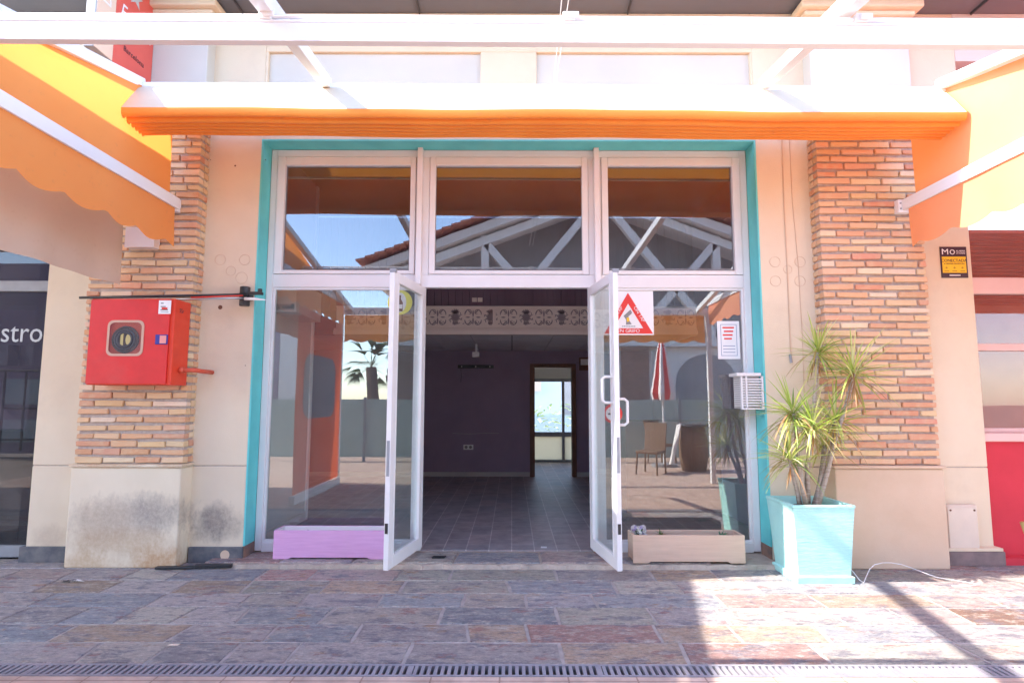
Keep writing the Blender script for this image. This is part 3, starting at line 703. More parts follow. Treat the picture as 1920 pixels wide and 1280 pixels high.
# ================================================================== SIDE SCREENS
def wavy_sheet(x, y0, y1, ztop, zbot, amp=.012, ny=90, nz=10, scal=0, wl=.36):
    m = MB()
    for i in range(ny+1):
        y = y0+(y1-y0)*i/ny
        zb = zbot+ (scal*abs(math.sin(math.pi*(y-y0)/wl))*-1 if scal else 0)
        zt = ztop(y) if callable(ztop) else ztop
        for j in range(nz+1):
            t = j/nz; m.v.append((x+amp*math.sin(y*6.1+t*1.3)*t+amp*.5*math.sin(y*15+t*2)*t, y, zt+(zb-zt)*t))
    for i in range(ny):
        for j in range(nz): m.f.append((i*(nz+1)+j, (i+1)*(nz+1)+j, (i+1)*(nz+1)+j+1, i*(nz+1)+j+1)); m.c.append(None)
    return m
def screen(x, sgn, label, y1):
    t = thing('awning_screen', label, 'awning', (x, 2.8, 2.8), 'orange side screens hanging under the pergola')
    zt = lambda y: rz(y)+.012
    wavy_sheet(x, .75, y1, zt, 3.12, .012).build('screen_canvas', M['orangeleft' if sgn < 0 else 'orangeside'], t, smooth=True)
    wavy_sheet(x-sgn*.032, .75, y1+.05, 3.15, 2.79, .012, 110, 6, .05, .38).build('valance', M['orangeleft' if sgn < 0 else 'orangeside'], t, smooth=True)
    r_ = MB().bar((x-sgn*.03, .73, 3.15), (x-sgn*.03, 5.09, 3.15), .04, .10).build('rail', M['whitep'], t, bevel=.005)
    MB().box(x-.08, x+.03, 5.09, 5.15, 3.085, 3.205).build('rail_bracket', M['whitep'], t, bevel=.004)
    mb = MB()
    for z in (3.12, 3.17): mb.disc_y(x-sgn*.06 if sgn > 0 else x-.05, z, 5.086, 5.09, .008, 8)
    mb.each('bracket_bolt', M['grey'], t)
screen(-3.02, -1, 'glowing orange canvas side screen with scalloped valance on the left', 5.0)
screen(3.53, 1, 'sunlit orange canvas side screen with scalloped valance on the right', 4.98)
# front valance (seen in the glass)
fv = thing('front_valance', 'orange scalloped valance along the outer edge of the pergola, reflected in the side windows', 'awning', (0, .64, 2.5))
m_ = MB(); n = 160
for i in range(n+1):
    x = -3.0+6.45*i/n; zb = 2.50-.05*abs(math.sin(math.pi*x/.36))
    for j in range(4): m_.v.append((x, .64+.01*math.sin(x*9)*j/3, rz(.7)-.02+(zb-rz(.7)+.02)*j/3))
for i in range(n):
    for j in range(3): m_.f.append((i*4+j, (i+1)*4+j, (i+1)*4+j+1, i*4+j+1)); m_.c.append(None)
m_.build('valance', M['orange'], fv, smooth=True)
# unseen canopy, added left of the frame to shade the left screen and ground
nc = thing('shade_canopy', 'unseen beige canopy left of the orange screen, added to shade it', 'awning', (-5.5, 3, 0))
mb = MB().add([(-17, .5, 4.10), (-3.95, .5, 4.10), (-3.95, 5.25, 4.33), (-17, 5.25, 4.33)], [(0, 1, 2, 3)]); mb.build('canopy_cloth', M['beige'], nc)
mb = MB().bar((-3.95, .5, 4.08), (-3.95, 5.1, 4.30), .04, .06); mb.bar((-8.5, .5, 4.08), (-8.5, 5.1, 4.30), .04, .06); mb.each('canopy_frame', M['whitep'], nc)
bc = thing('beige_curtain', 'taut beige fabric side curtain hanging below and behind the orange screen on the left', 'curtain', (-3.47, 4, 2.4))
wavy_sheet(-3.47, .8, 5.09, 3.5, 2.42, .02).build('curtain_cloth', M['beige'], bc, smooth=True)
# terracotta enclosure panel on the left, seen in the glass
tp = thing('enclosure_panel', 'terracotta side panel with a rounded clear window, reflected in the left side window', 'panel', (-3.0, 1.8, 0))
wavy_sheet(-3.0, .78, 2.9, 2.75, .12, .006).build('panel_cloth', M['terracotta'], tp, smooth=True)
def rrect(y0, y1, z0, z1, r, n=6):
    P = []
    for (cy, cz, a) in ((y1-r, z1-r, 0), (y0+r, z1-r, 90), (y0+r, z0+r, 180), (y1-r, z0+r, 270)):
        for i in range(n+1): t = R(a+90*i/n); P.append((cy+r*math.cos(t), cz+r*math.sin(t)))
    return P
MB().prism_x(rrect(1.15, 2.65, 1.15, 2.1, .25), -2.985, -2.980).build('clear_window', M['vinyl'], tp)
B(-3.04, -2.96, .78, 2.9, 0, .11).build('base_rail', M['whitep'], tp)
small('junction_box', 'white box fixed to the left brick pilaster behind the scalloped valance', 'box', [('cover', B(-3.42, -3.16, 5.06, 5.15, 2.75, 2.93), M['whitep'])], (-3.3, 5.1, 2.75))

# ================================================================== RED SIGN
sg = thing('projecting_sign', 'red and cream projecting beer sign with a star, high on the left', 'sign', (-3.25, 4.7, 4.2))
B(-3.43, -3.35, 4.42, 5.16, 4.22, 5.11).build('sign_case', M['grey'], sg, bevel=.005)
B(-3.35, -3.346, 4.64, 5.155, 4.225, 5.105).build('red_face', M['salmon'], sg)
B(-3.35, -3.346, 4.425, 4.638, 4.225, 5.105).build('cream_face', M['signcream'], sg)
rt = (R(90), 0, R(90))
text('Estrella', .20, 'lettering', M['paper'], sg, (-3.344, 4.9, 4.72), rt, sx=.72, shear=.25)
text('Damm', .16, 'lettering', M['paper'], sg, (-3.344, 4.53, 4.86), (R(90), R(-90), R(90)))
text('Barcelona', .07, 'lettering', M['darkprint'], sg, (-3.344, 4.9, 4.42), rt)
st = [( (.10 if i % 2 == 0 else .042)*math.sin(i*math.pi/5), (.10 if i % 2 == 0 else .042)*math.cos(i*math.pi/5)) for i in range(10)]
MB().prism_x([(4.87+a, 4.96+b) for a, b in st], -3.3455, -3.343).build('star', M['silverprint'], sg)

# ================================================================== FIRE HOSE CABINET
fx0, fx1, fz0, fz1, fy0, fy1 = -3.553, -2.845, 1.535, 2.262, 4.89, 5.139
fc = thing('fire_hose_cabinet', 'red metal fire hose cabinet with a round hose window on the left brick pilaster', 'cabinet', (-3.2, 5.0, 1.5))
B(fx0, fx1, fy0+.012, fy1, fz0, fz1).build('case', M['redside'], fc, bevel=.006)
dd = MB(); wx0, wx1, wz0, wz1 = -3.375, -3.10, 1.79, 2.06
dd.box(fx0+.006, wx0, fy0-.004, fy0+.01, fz0+.012, fz1-.012); dd.box(wx1, fx1-.035, fy0-.004, fy0+.01, fz0+.012, fz1-.012)
dd.box(wx0, wx1, fy0-.004, fy0+.01, fz0+.012, wz0); dd.box(wx0, wx1, fy0-.004, fy0+.01, wz1, fz1-.012)
do = dd.build('cabinet_door', M['red'], fc)
fr_ = MB(); o_ = rrect(wx0-.016, wx1+.016, wz0-.016, wz1+.016, .05); i_ = rrect(wx0+.004, wx1-.004, wz0+.004, wz1-.004, .04); n = len(o_)
fr_.add([(a, fy0-.009, b) for a, b in o_]+[(a, fy0-.009, b) for a, b in i_]+[(a, fy0+.004, b) for a, b in o_], [(k, (k+1) % n, (k+1) % n+n, k+n) for k in range(n)]+[(k, k+2*n, (k+1) % n+2*n, (k+1) % n) for k in range(n)])
fr_.build('window_gasket', mat('perished_rubber', (.55, .33, .24), bs=.1), do)
B(wx0, wx1, fy0+.011, fy0+.0125, wz0, wz1).build('backing', M['orangepipe'], do)
cx, cz = (wx0+wx1)/2-.005, (wz0+wz1)/2-.012
hr = MB()
for k in range(3): hr.tube([(cx+(.105-.022*k)*math.cos(t*.2618), fy0+.004-.004*k, cz+(.105-.022*k)*math.sin(t*.2618)) for t in range(25)], .011, 8, cap=False)
hr.disc_y(cx, cz, fy0-.002, fy0+.010, .062); hr.build('hose_reel', M['darkgrey'], do, smooth=False)
mb = MB().box(cx-.035, cx-.012, fy0-.008, fy0-.003, cz-.05, cz+.05); mb.disc_y(cx+.03, cz, fy0-.008, fy0-.003, .045, 20, .022); mb.build('nozzle', M['brass'], do)
B(wx0, wx1, fy0-.007, fy0-.005, wz0, wz1).build('hose_window', glassmat('cabinet_plastic', .05, (.9, .85, .75)), do)
B(-2.975, -2.872, fy0-.0065, fy0-.0045, 2.13, 2.245).build('label_plate', M['paper'], do)
mb = MB()
for q in range(3): mb.box(-2.958, -2.935+.02*q, fy0-.0075, fy0-.0067, 2.215-.028*q, 2.225-.028*q)
mb.box(-2.955, -2.89, fy0-.0075, fy0-.0067, 2.143, 2.148); mb.build('label_print', M['greyprint'], do)
B(-2.948, -2.90, fy0-.0075, fy0-.0067, 2.165, 2.185).build('label_stripe', M['signred'], do)
B(-2.985, -2.88, fy0-.012, fy0-.004, 1.872, 1.955).build('latch_plate', M['navy'], do, bevel=.004)
B(-2.945, -2.89, fy0-.016, fy0-.012, 1.88, 1.947).build('latch', mat('latch_pink', (.75, .28, .25), bs=0), do, bevel=.004)
text('SSr', .05, 'scribble', M['darkprint'], fc, (fx1+.0008, 5.0, 2.17), (R(90), 0, R(90)))
MB().tube([(fx1-.02, 5.02, 1.665), (fx1+.10, 5.02, 1.665), (fx1+.13, 5.05, 1.665), (fx1+.14, 5.10, 1.66), (fx1+.14, 5.295, 1.66)], .019, 12).tube([(fx1-.005, 5.02, 1.665), (fx1+.04, 5.02, 1.665)], .026, 12).build('water_pipe', M['orangepipe'], fc, smooth=True)
# pole on a clamp above the cabinet
pl = thing('wall_pole', 'thin black pole with white tip held by a black clamp above the red cabinet', 'pole', (-2.3, 5.2, 2.3))
a = at(149, 558, 4.86); b = at(463, 552, 5.17)
MB().tube([a, b], .011, 10).build('black_tube', M['black'], pl, smooth=True)
MB().tube([at(330, 561, 5.0), at(463, 558.5, 5.17)], .010, 10).build('silver_tube', M['steel'], pl, smooth=True)
MB().tube([at(358, 557.5, 5.02), at(456, 554, 5.15)], .006, 8).build('red_strip', M['signred'], pl, smooth=True)
MB().tube([at(459, 560, 5.14), at(478, 560.5, 5.12), at(500, 562.5, 5.10)], [.014, .013, .003], 10).build('pointed_tip', M['whitep'], pl, smooth=True)
p = at(461, 556, 5.24)
mb = MB().box(p.x-.045, p.x+.045, 5.20, WY-.001, p.z-.03, p.z+.03); mb.tube([(p.x, 5.22, p.z+.02), (p.x, 5.22, p.z+.085)], .045, 14); mb.tube([(p.x, 5.22, p.z-.09), (p.x, 5.22, p.z-.03)], .045, 14)
mb.build('clamp', M['black'], pl, bevel=.006)
mb = MB(); q = at(475, 549, 5.12); mb.box(q.x-.05, q.x+.07, q.y, q.y+.05, q.z-.012, q.z+.012); mb.tube([(q.x+.05, q.y+.02, q.z), (q.x+.05, q.y+.02, q.z+.04)], .018, 10); mb.build('knob', M['black'], pl, bevel=.003)

# ================================================================== SIGNS ON THE GLASS AND WALL
def plate(name, label, cat, x0, x1, z0, z1, y, m, t=.003):
    th = thing(name, label, cat, ((x0+x1)/2, y, z0)); B(x0, x1, y-t, y, z0, z1).build('board', m, th); return th
GF = GY-.0082
p0, p1 = at(1130, 545, GF), at(1226, 628, GF)
wsn = plate('warning_sign', 'white square sign with a red warning triangle behind the right door leaf', 'sign', p0.x, p1.x, p1.z, p0.z, GF-.001, M['paper'])
cx = (p0.x+p1.x)/2; zb = p1.z+.012; zt = p0.z-.02; hw = (p1.x-p0.x)/2-.008
def tri(k, cz0): 
    c = (zb+zb+zt)/3
    return [(cx+(x-cx)*k, c+(z-c)*k) for x, z in ((cx-hw, zb), (cx+hw, zb), (cx, zt))]
o_, i_ = tri(1, 0), tri(.60, 0); Y = GF-.0052
MB().add([(x, Y, z) for x, z in o_+i_], [(0, 1, 4, 3), (1, 2, 5, 4), (2, 0, 3, 5)]).build('triangle', M['signred'], wsn)
text('EN GRIFO', .048, 'lettering', M['paper'], wsn, (cx, Y-.001, zb+.026))
ang = math.atan2(zt-zb, hw)
text('ON TAP', .046, 'lettering', M['paper'], wsn, (cx+hw*.5-.012, Y-.001, (zb+zt)/2-.01), (R(90), ang, 0))
text('ON TAP', .046, 'lettering', M['paper'], wsn, (cx-hw*.5+.012, Y-.001, (zb+zt)/2-.01), (R(90), -ang, 0))
mb = MB().prism_y([(cx-.045, zb+.17), (cx+.02, zb+.23), (cx+.035, zb+.205), (cx+.03, zb+.19), (cx-.0, zb+.165), (cx+.012, zb+.12), (cx+.03, zb+.09), (cx-.025, zb+.085), (cx-.02, zb+.13)], Y-.001, Y)
mb.build('pictogram', M['greyprint'], wsn)
MB().prism_y([(cx-.018, zb+.15), (cx+.004, zb+.16), (cx+.01, zb+.12), (cx-.012, zb+.11)], Y-.002, Y-.001).build('pictogram_detail', M['yellow'], wsn)
mb = MB()
for q in range(8): mb.box(cx-.06+q*.016, cx-.049+q*.016, Y-.001, Y, zb+.066, zb+.076)
mb.build('fine_print', M['greyprint'], wsn)
p = at(750, 567, GF); ys = thing('round_sticker', 'round yellow sticker with a bottle picture on the glass behind the left door leaf', 'sticker', p)
MB().disc_y(p.x, p.z, GF-.003, GF-.001, .118, 40).build('disc', M['lemon'], ys)
MB().disc_y(p.x, p.z, GF-.0035, GF-.003, .094, 40, .06).build('inner_disc', M['paper'], ys)
MB().prism_y([(p.x-.028, p.z-.085), (p.x+.028, p.z-.085), (p.x+.028, p.z+.0), (p.x+.01, p.z+.03), (p.x+.01, p.z+.07), (p.x-.01, p.z+.07), (p.x-.01, p.z+.03), (p.x-.028, p.z)], GF-.0045, GF-.0035).build('bottle_print', M['brown'], ys)
B(p.x-.024, p.x+.024, GF-.005, GF-.0045, p.z-.06, p.z-.02).build('bottle_label', M['paper'], ys)
p0, p1 = at(1344, 602, GF), at(1388, 673, GF)
nt_ = plate('paper_notice', 'white paper notice with red and blue print inside the right side window edge', 'notice', p0.x, p1.x, p1.z, p0.z, GF-.001, M['paper'])
mb = MB(); Y = GF-.0045
for k in range(4): mb.box(p0.x+.05+.012*(k % 2), p1.x-.05-.008*k, Y, GF-.004, p0.z-.07-k*.035, p0.z-.055-k*.035)
mb.build('red_print', M['signred'], nt_)
mb = MB(); x0, x1, z0, z1 = p0.x+.03, p1.x-.025, p1.z+.03, p0.z-.03
for (a, b, c, d) in ((x0, x1, z0, z0+.006), (x0, x1, z1-.006, z1), (x0, x0+.006, z0+.006, z1-.006), (x1-.006, x1, z0+.006, z1-.006)): mb.box(a, b, Y, GF-.004, c, d)
for k in range(3): mb.box(x0+.02, x1-.02, Y, GF-.004, z0+.03+k*.03, z0+.038+k*.03)
mb.build('blue_print', mat('faded_blue_print', (.30, .34, .45), bs=0), nt_)
# no smoking disc on right side window
p = at(1149, 775, GF); ns = thing('no_smoking_sticker', 'round red and white no smoking sticker beside the right door handle', 'sticker', p)
MB().disc_y(p.x, p.z, GF-.003, GF-.001, .09, 36).build('disc', M['signred'], ns)
MB().disc_y(p.x, p.z, GF-.0038, GF-.003, .066, 36).build('inner_disc', M['paper'], ns)
mb = MB().box(p.x-.045, p.x+.03, GF-.0046, GF-.0038, p.z-.012, p.z+.004); mb.build('cigarette', M['darkprint'], ns)
MB().bar((p.x-.05, GF-.0052, p.z+.045), (p.x+.05, GF-.0052, p.z-.045), .0012, .018, (0, 1, 0)).build('slash', M['signred'], ns)
# alarm plate on the right wall
p0, p1 = at(1761, 463, WY-.001), at(1815, 521, WY-.001)
al = plate('alarm_sign', 'yellow and dark alarm company plate on the pink wall right of the brick pilaster', 'sign', p0.x, p1.x, p1.z, p0.z, WY-.001, M['darkprint'], .006)
Y = WY-.0075; Hh = p0.z-p1.z; Wd = p1.x-p0.x; cx = (p0.x+p1.x)/2
B(p0.x+.012, p1.x-.012, Y, WY-.007, p1.z+Hh*.16, p1.z+Hh*.68).build('yellow_panel', M['yellow'], al)
text('CONECTADA', .040, 'lettering', M['darkprint'], al, (cx, Y-.0008, p1.z+Hh*.55), sx=.95)
text('A CENTRAL RECEPTORA', .017, 'lettering', M['darkprint'], al, (cx, Y-.0008, p1.z+Hh*.45))
text('M', .075, 'lettering', M['paper'], al, (p0.x+.045, Y, p1.z+Hh*.83), sx=1.2)
MB().tube([(cx-.01+.02*math.cos(t*.5236), Y, p1.z+Hh*.83+.02*math.sin(t*.5236)) for t in range(13)], .004, 5, cap=False).build('emblem', M['paper'], al)
text('ALARMA', .022, 'lettering', M['paper'], al, (p1.x-.055, Y, p1.z+Hh*.86)); text('24 HORAS', .018, 'lettering', M['paper'], al, (p1.x-.055, Y, p1.z+Hh*.79))
mb = MB()
for k in range(3):
    mb.disc_y(p0.x+Wd*(.2+.3*k), p1.z+Hh*.32, Y-.0006, Y, .010, 10); mb.box(p0.x+Wd*(.2+.3*k)-.022, p0.x+Wd*(.2+.3*k)+.022, Y-.0006, Y, p1.z+Hh*.20, p1.z+Hh*.23)
mb.build('icon_row', mat('amber_print', (.45, .28, .02), bs=0), al)
B(cx-.05, cx+.05, Y, WY-.007, p1.z+.018, p1.z+.028).build('phone_line', M['paper'], al)

# insect lamp / louvred box on the right jamb
lx0, lx1, lz0, lz1 = 2.06, 2.262, 1.335, 1.635
lb = thing('louvred_lamp', 'white louvred box mounted on the right window jamb beside the turquoise edge', 'lamp', (2.16, 5.4, 1.3))
mb = B(lx0-.03, lx1+.02-.03, 5.30, 5.499, lz1, lz1+.03); mb.build('lid', M['white'], lb, bevel=.004)
B(lx0+.01, lx1-.02, 5.33, 5.495, lz0+.01, lz1-.001).build('housing', M['greywall'], lb)
mb = MB()
for (x0, x1) in ((lx0, lx0+.014), (lx1-.014, lx1), ((lx0+lx1)/2-.055, (lx0+lx1)/2-.045)): mb.box(x0, x1, 5.285, 5.312, lz0, lz1-.002)
mb.box(lx0+.014, lx1-.014, 5.286, 5.311, lz0, lz0+.014)
k = 0; z = lz0+.03
while z < lz1-.02: mb.box(lx0+.014, lx1-.014, 5.290, 5.306, z, z+.013); z += .0235
for z in [lz0+.03+.0195*i for i in range(14)]: mb.box(lx0+.001, lx0+.010, 5.32, 5.46, z, z+.010)
mb.build('louvre', M['white'], lb)

# cable down the right wall
cb = thing('wall_cable', 'thin painted cable clipped down the plaster between the opening and the right brick pilaster', 'cable', (2.5, 5.29, 1.7))
MB().tube([at(1466, 255, WY-.006), at(1470, 380, WY-.006), at(1476, 500, WY-.006), at(1482, 640, WY-.006), at(1483, 664, WY-.006)], .005, 6).build('cable_run', M['base_r'], cb)
MB().tube([at(1481, 664, WY-.006)+Vector((0, -.004, 0)), at(1484, 680, WY-.012)], .012, 8).build('cable_end', M['grey'], cb)
MB().tube([at(1480, 255, WY-.004), at(1486, 380, WY-.004), at(1497, 500, WY-.004), at(1505, 640, WY-.004), at(1508, 740, WY-.004)], .0028, 6).build('thin_wire', M['base_r'], cb)

# cream meter box right
p0, p1 = at(1771, 946, 5.24), at(1840, 1036, 5.24)
mbx = thing('meter_box', 'cream plastic utility box low on the pink wall beside the crimson counter', 'box', ((p0.x+p1.x)/2, 5.24, p1.z))
B(p0.x, p1.x, 5.245, WY, p1.z, p0.z).build('box_body', M['boxcream'], mbx, bevel=.012)
B(p0.x+.02, p1.x-.012, 5.236, 5.2445, p1.z+.012, p0.z-.02).build('cover', M['boxcream'], mbx, bevel=.006)
mb = MB()
for x in (p0.x+.045, p1.x-.035):
    for z in (p1.z+.03, p0.z-.045): mb.disc_y(x, z, 5.233, 5.2365, .009, 10)
mb.each('screw', M['brown'], mbx)

# ================================================================== PLANTERS AND PLANTS
def trough(name, label, x0, x1, y0, y1, z0, z1, m, inner):
    t = thing(name, label, 'planter', ((x0+x1)/2, (y0+y1)/2, z0)); b = MB(); w = .018; f = .022; L_ = x1-x0
    P = [(x0, z1), (x0, z0), (x0+L_*.13, z0), (x0+L_*.16, z0+f*.6), (x1-L_*.16, z0+f*.6), (x1-L_*.13, z0), (x1, z0), (x1, z1)]
    b.prism_y(P, y0, y0+w); b.prism_y(P, y1-w, y1); b.box(x0, x0+w, y0+w, y1-w, z0+.02, z1); b.box(x1-w, x1, y0+w, y1-w, z0+.02, z1)
    b.box(x0+w, x1-w, y0+w, y1-w, z0+.03, z0+.05); b.build('trough', m, t, bevel=.005)
    b = MB(); e = .001
    b.box(x0+w+e, x1-w-e, y1-w-.006, y1-w-e, z0+.06, z1-.002); b.box(x0+w+e, x0+w+.006, y0+w+.007, y1-w-.007, z0+.06, z1-.002); b.box(x1-w-.006, x1-w-e, y0+w+.007, y1-w-.007, z0+.06, z1-.002)
    b.build('inner_lining', inner, t)
    return t
lt = trough('planter_trough', 'long lilac wooden planter trough under the left side window', -2.07, -1.10, 5.245, 5.46, .042, .285, M['lilac'], M['liner'])
B(-2.045, -1.12, 5.27, 5.43, .19, .205).build('soil', M['liner'], lt)
MB().tube([(-1.80, 5.36, .20), (-1.81, 5.34, .26), (-1.795, 5.31, .275), (-1.77, 5.30, .25), (-1.75, 5.30, .21)], .004, 6).build('dry_stalk', M['darkgrey'], lt)
pt = trough('planter_trough', 'peach wooden planter trough under the right side window with small flowers', 1.03, 1.985, 5.135, 5.36, .042, .275, M['peach'], M['peach'])
B(1.055, 1.96, 5.16, 5.33, .17, .215).build('soil', M['soil'], pt)
def leafblade(mb, base, d, L_, W_, droop, col, seg=6, fold=.25):
    d = Vector(d).normalized(); base = Vector(base); side = d.cross(Vector((0, 0, 1)))
    if side.length < .05: side = Vector((1, 0, 0))
    side.normalize(); p = base.copy(); vs = []
    for i in range(seg+1):
        t = i/seg; w_ = W_*(.55+.9*t if t < .4 else .91*(1-(t-.4)/.6)**.8+.02)
        up = side.cross(d).normalized()
        vs += [p-side*w_/2+up*w_*fold, p.copy(), p+side*w_/2+up*w_*fold]
        d = (d+Vector((0, 0, -droop/seg))).normalized(); p = p+d*L_/seg
    mb.add(vs, [q for i in range(seg) for q in ((3*i, 3*i+1, 3*i+4, 3*i+3), (3*i+1, 3*i+2, 3*i+5, 3*i+4))], col)
def bushlet(label, cat, name, x, y, n, r, h, cols, petals=None):
    t = thing(name, label, cat, (x, y, .21)); mb = MB()
    for i in range(n):
        a = rnd(0, 6.28); e = rnd(.3, 1.4); d = (math.cos(a)*math.cos(e), math.sin(a)*math.cos(e), math.sin(e))
        leafblade(mb, (x+rnd(-r, r)*.4, y+rnd(-r, r)*.4, .21+rnd(0, h*.5)), d, rnd(.4, 1)*h, .014, .6, random.choice(cols), 4)
    mb.build('foliage', M['leaf'], t)
    if petals:
        f = MB()
        for i in range(34):
            px, py, pz = x+rnd(-r, r), y+rnd(-r, r)*.7-.01, .25+rnd(0, h*.8); n5 = 5
            for k in range(n5):
                a = k*6.283/n5+i; c_ = Vector((px+.010*math.cos(a), py-.004, pz+.010*math.sin(a)))
                f.add([c_+Vector((.008*math.cos(b), rnd(-.003, .003), .008*math.sin(b))) for b in (0, 1.57, 3.14, 4.71)], [(0, 1, 2, 3)], petals[i % len(petals)])
        f.build('flower', M['leaf'], t)
    return t
GR = [(.06, .17, .03), (.09, .22, .05), (.04, .12, .03)]
bushlet('small white and lilac flowering plant at the left end of the peach planter', 'plant', 'flowering_plant', 1.10, 5.24, 60, .06, .10, GR, [(.75, .7, .78), (.45, .38, .7), (.8, .8, .82)])
bushlet('small green seedling left of centre in the peach planter', 'plant', 'seedling', 1.30, 5.25, 40, .03, .08, [(.10, .18, .05), (.25, .22, .08)])
bushlet('small bluish green seedling at the right end of the peach planter', 'plant', 'seedling', 1.84, 5.25, 46, .06, .07, [(.07, .22, .13), (.10, .28, .16)])
def flat(name, label, cat, pts, z, m, h=.004):
    t = thing(name, label, cat, (pts[0][0], pts[0][1], z)); n = len(pts)
    MB().add([(x, y, z) for x, y in pts]+[(x, y, z+h) for x, y in pts], [tuple(range(n))[::-1], tuple(range(n, 2*n))]+[(i, (i+1) % n, (i+1) % n+n, i+n) for i in range(n)]).build('sheet', m, t); return t

# turquoise pot
PX, PY = 2.44, 4.935
pot = thing('square_pot', 'tall square turquoise plant pot with tapering sides at the foot of the right pilaster', 'plant pot', (PX, PY, 0))
def ring(h, z): return [(PX-h, PY-h, z), (PX+h, PY-h, z), (PX+h, PY+h, z), (PX-h, PY+h, z)]
mb = MB(); secs = [(.222, 0), (.225, .052), (.205, .058), (.215, .2), (.228, .4), (.241, .575), (.246, .58), (.246, .60), (.215, .60), (.205, .50)]
vs = [v for h, z in secs for v in ring(h, z)]
fs = [(4*i+j, 4*i+(j+1) % 4, 4*i+4+(j+1) % 4, 4*i+4+j) for i in range(len(secs)-1) for j in range(4)]+[(3, 2, 1, 0)]
mb.add(vs, fs); mb.build('pot_body', M['tealpot'], pot, bevel=.005)
B(PX-.204, PX+.204, PY-.204, PY+.204, .48, .535).build('soil', M['soil'], pot)
dr_ = thing('dragon_tree', 'spiky dragon tree with several pale stems growing in the turquoise pot', 'plant', (PX, PY, .53))
heads = [  # u, v, depth, radius px, leaves, base u
    (1533, 660, 4.98, 66, 66, 1512), (1600, 700, 4.86, 82, 85, 1530), (1487, 775, 4.80, 74, 80, 1506), (1481, 858, 4.84, 66, 70, 1498),
    (1524, 800, 4.74, 68, 76, 1516), (1566, 786, 4.90, 74, 72, 1526), (1545, 835, 5.0, 55, 45, 1522)]
stems = MB(); lv = MB()
for (u, v, Y, rp, nl, bu) in heads:
    p = at(u, v, Y); Rr = rp/1100*Y
    b = Vector((at(bu, 945, PY).x+rnd(-.02, .02), PY+rnd(-.06, .04), .53))
    m1 = b.lerp(p, .45)+Vector((rnd(-.03, .03), 0, .05)); m2 = b.lerp(p, .8)+Vector((rnd(-.015, .015), 0, .0))
    stems.tube([b, b.lerp(m1, .5)+Vector((rnd(-.01, .01), 0, 0)), m1, m2, p], [.021, .018, .016, .015, .018], 9)
    for i in range(nl):
        a = rnd(0, 6.283); e = math.asin(rnd(-.55, 1)); d = Vector((math.cos(a)*math.cos(e), math.sin(a)*math.cos(e)*.8, math.sin(e)))
        old = e < -.1
        c = random.choice([(.42, .54, .12), (.54, .62, .18), (.24, .38, .08), (.70, .70, .36), (.60, .64, .26)])
        if old and random.random() < .5: c = random.choice([(.42, .30, .10), (.36, .20, .10), (.5, .42, .2)])
        leafblade(lv, p+Vector((0, 0, rnd(-.05, .03)))+d*.012, d, Rr*rnd(.7, 1.4), rnd(.013, .020), .35 if not old else .8, c, 6)
    for i in range(10 if v < 720 else 4):    # dead skirt
        a = rnd(0, 6.283); leafblade(lv, p+Vector((0, 0, -.07-rnd(0, .05))), (math.cos(a)*.35, math.sin(a)*.35, -.8), Rr*rnd(.3, .7), .012, .3, random.choice([(.50, .22, .07), (.42, .25, .12), (.5, .36, .2)]), 4)
stems.build('stem', M['stem'], dr_, smooth=True); lv.build('foliage', M['leaf'], dr_)

# loose things on the ground
cbl = thing('ground_cable', 'thin pale cable trailing over the paving to the right of the turquoise pot', 'cable', (2.8, 4.95, 0))
MB().tube([(2.66, 4.80, .12), (2.69, 4.77, .07), (2.72, 4.75, .02), (2.745, 4.74, .004), (2.77, 4.77, .012), (2.81, 4.81, .035), (2.88, 4.88, .07), (2.95, 4.93, .09), (3.03, 4.95, .10), (3.1, 4.95, .10), (3.18, 4.94, .088), (3.25, 4.93, .065), (3.33, 4.90, .035), (3.4, 4.86, .012), (3.47, 4.83, .005), (3.52, 4.80, .004), (3.62, 4.70, .004), (3.50, 4.66, .004), (3.38, 4.67, .004)], .003, 7).build('cable_run', M['paper'], cbl, smooth=True)
st_ = thing('rubber_strip', 'black strip lying on the paving at the foot of the left pilaster', 'strip', (-2.8, 5.1, 0))
MB().bar((-2.98, 5.085, .014), (-2.66, 5.10, .016), .05, .018).bar((-2.66, 5.10, .022), (-2.36, 5.125, .022), .045, .03).build('strip_body', M['black'], st_, bevel=.004)
p = at(823, 1043, 5.3); q = lambda x, y: (p.x+x, p.y+y)
flat('black_frame', 'small black plastic frame lying on the doorstep left of centre', 'litter', [q(-.06, -.03), q(.05, -.025), q(.06, .035), q(-.05, .03)], .046, M['black'], .008)
flat('paper_scrap', 'small white paper scrap on the interior floor just inside the doorway', 'litter', [(.27, 5.62), (.325, 5.615), (.33, 5.66), (.275, 5.665)], .052, M['paper'], .003)
p = Vector((-3.42, 4.73, 0))
lw_ = thing('crumpled_wrapper', 'crumpled dark and white wrapper on the paving in front of the left pilaster', 'litter', p)
mb = MB(); 
for i in range(7): mb.add([(p.x-.07+.02*i+rnd(-.01, .01), p.y+rnd(-.02, .02), .003+rnd(0, .02)) for _ in range(4)], [(0, 1, 2, 3)])
mb.add([(p.x-.08, p.y-.015, .003), (p.x-.01, p.y-.02, .016), (p.x-.0, p.y+.02, .014), (p.x-.07, p.y+.02, .005)], [(0, 1, 2, 3)])
mb.build('foil', M['darkgrey'], lw_)
MB().add([(p.x-.01, p.y-.01, .012), (p.x+.04, p.y-.02, .022), (p.x+.10, p.y+.0, .006), (p.x+.03, p.y+.02, .018)], [(0, 1, 2, 3)]).build('white_side', M['paper'], lw_)
p = at(297, 1211, 3.55)
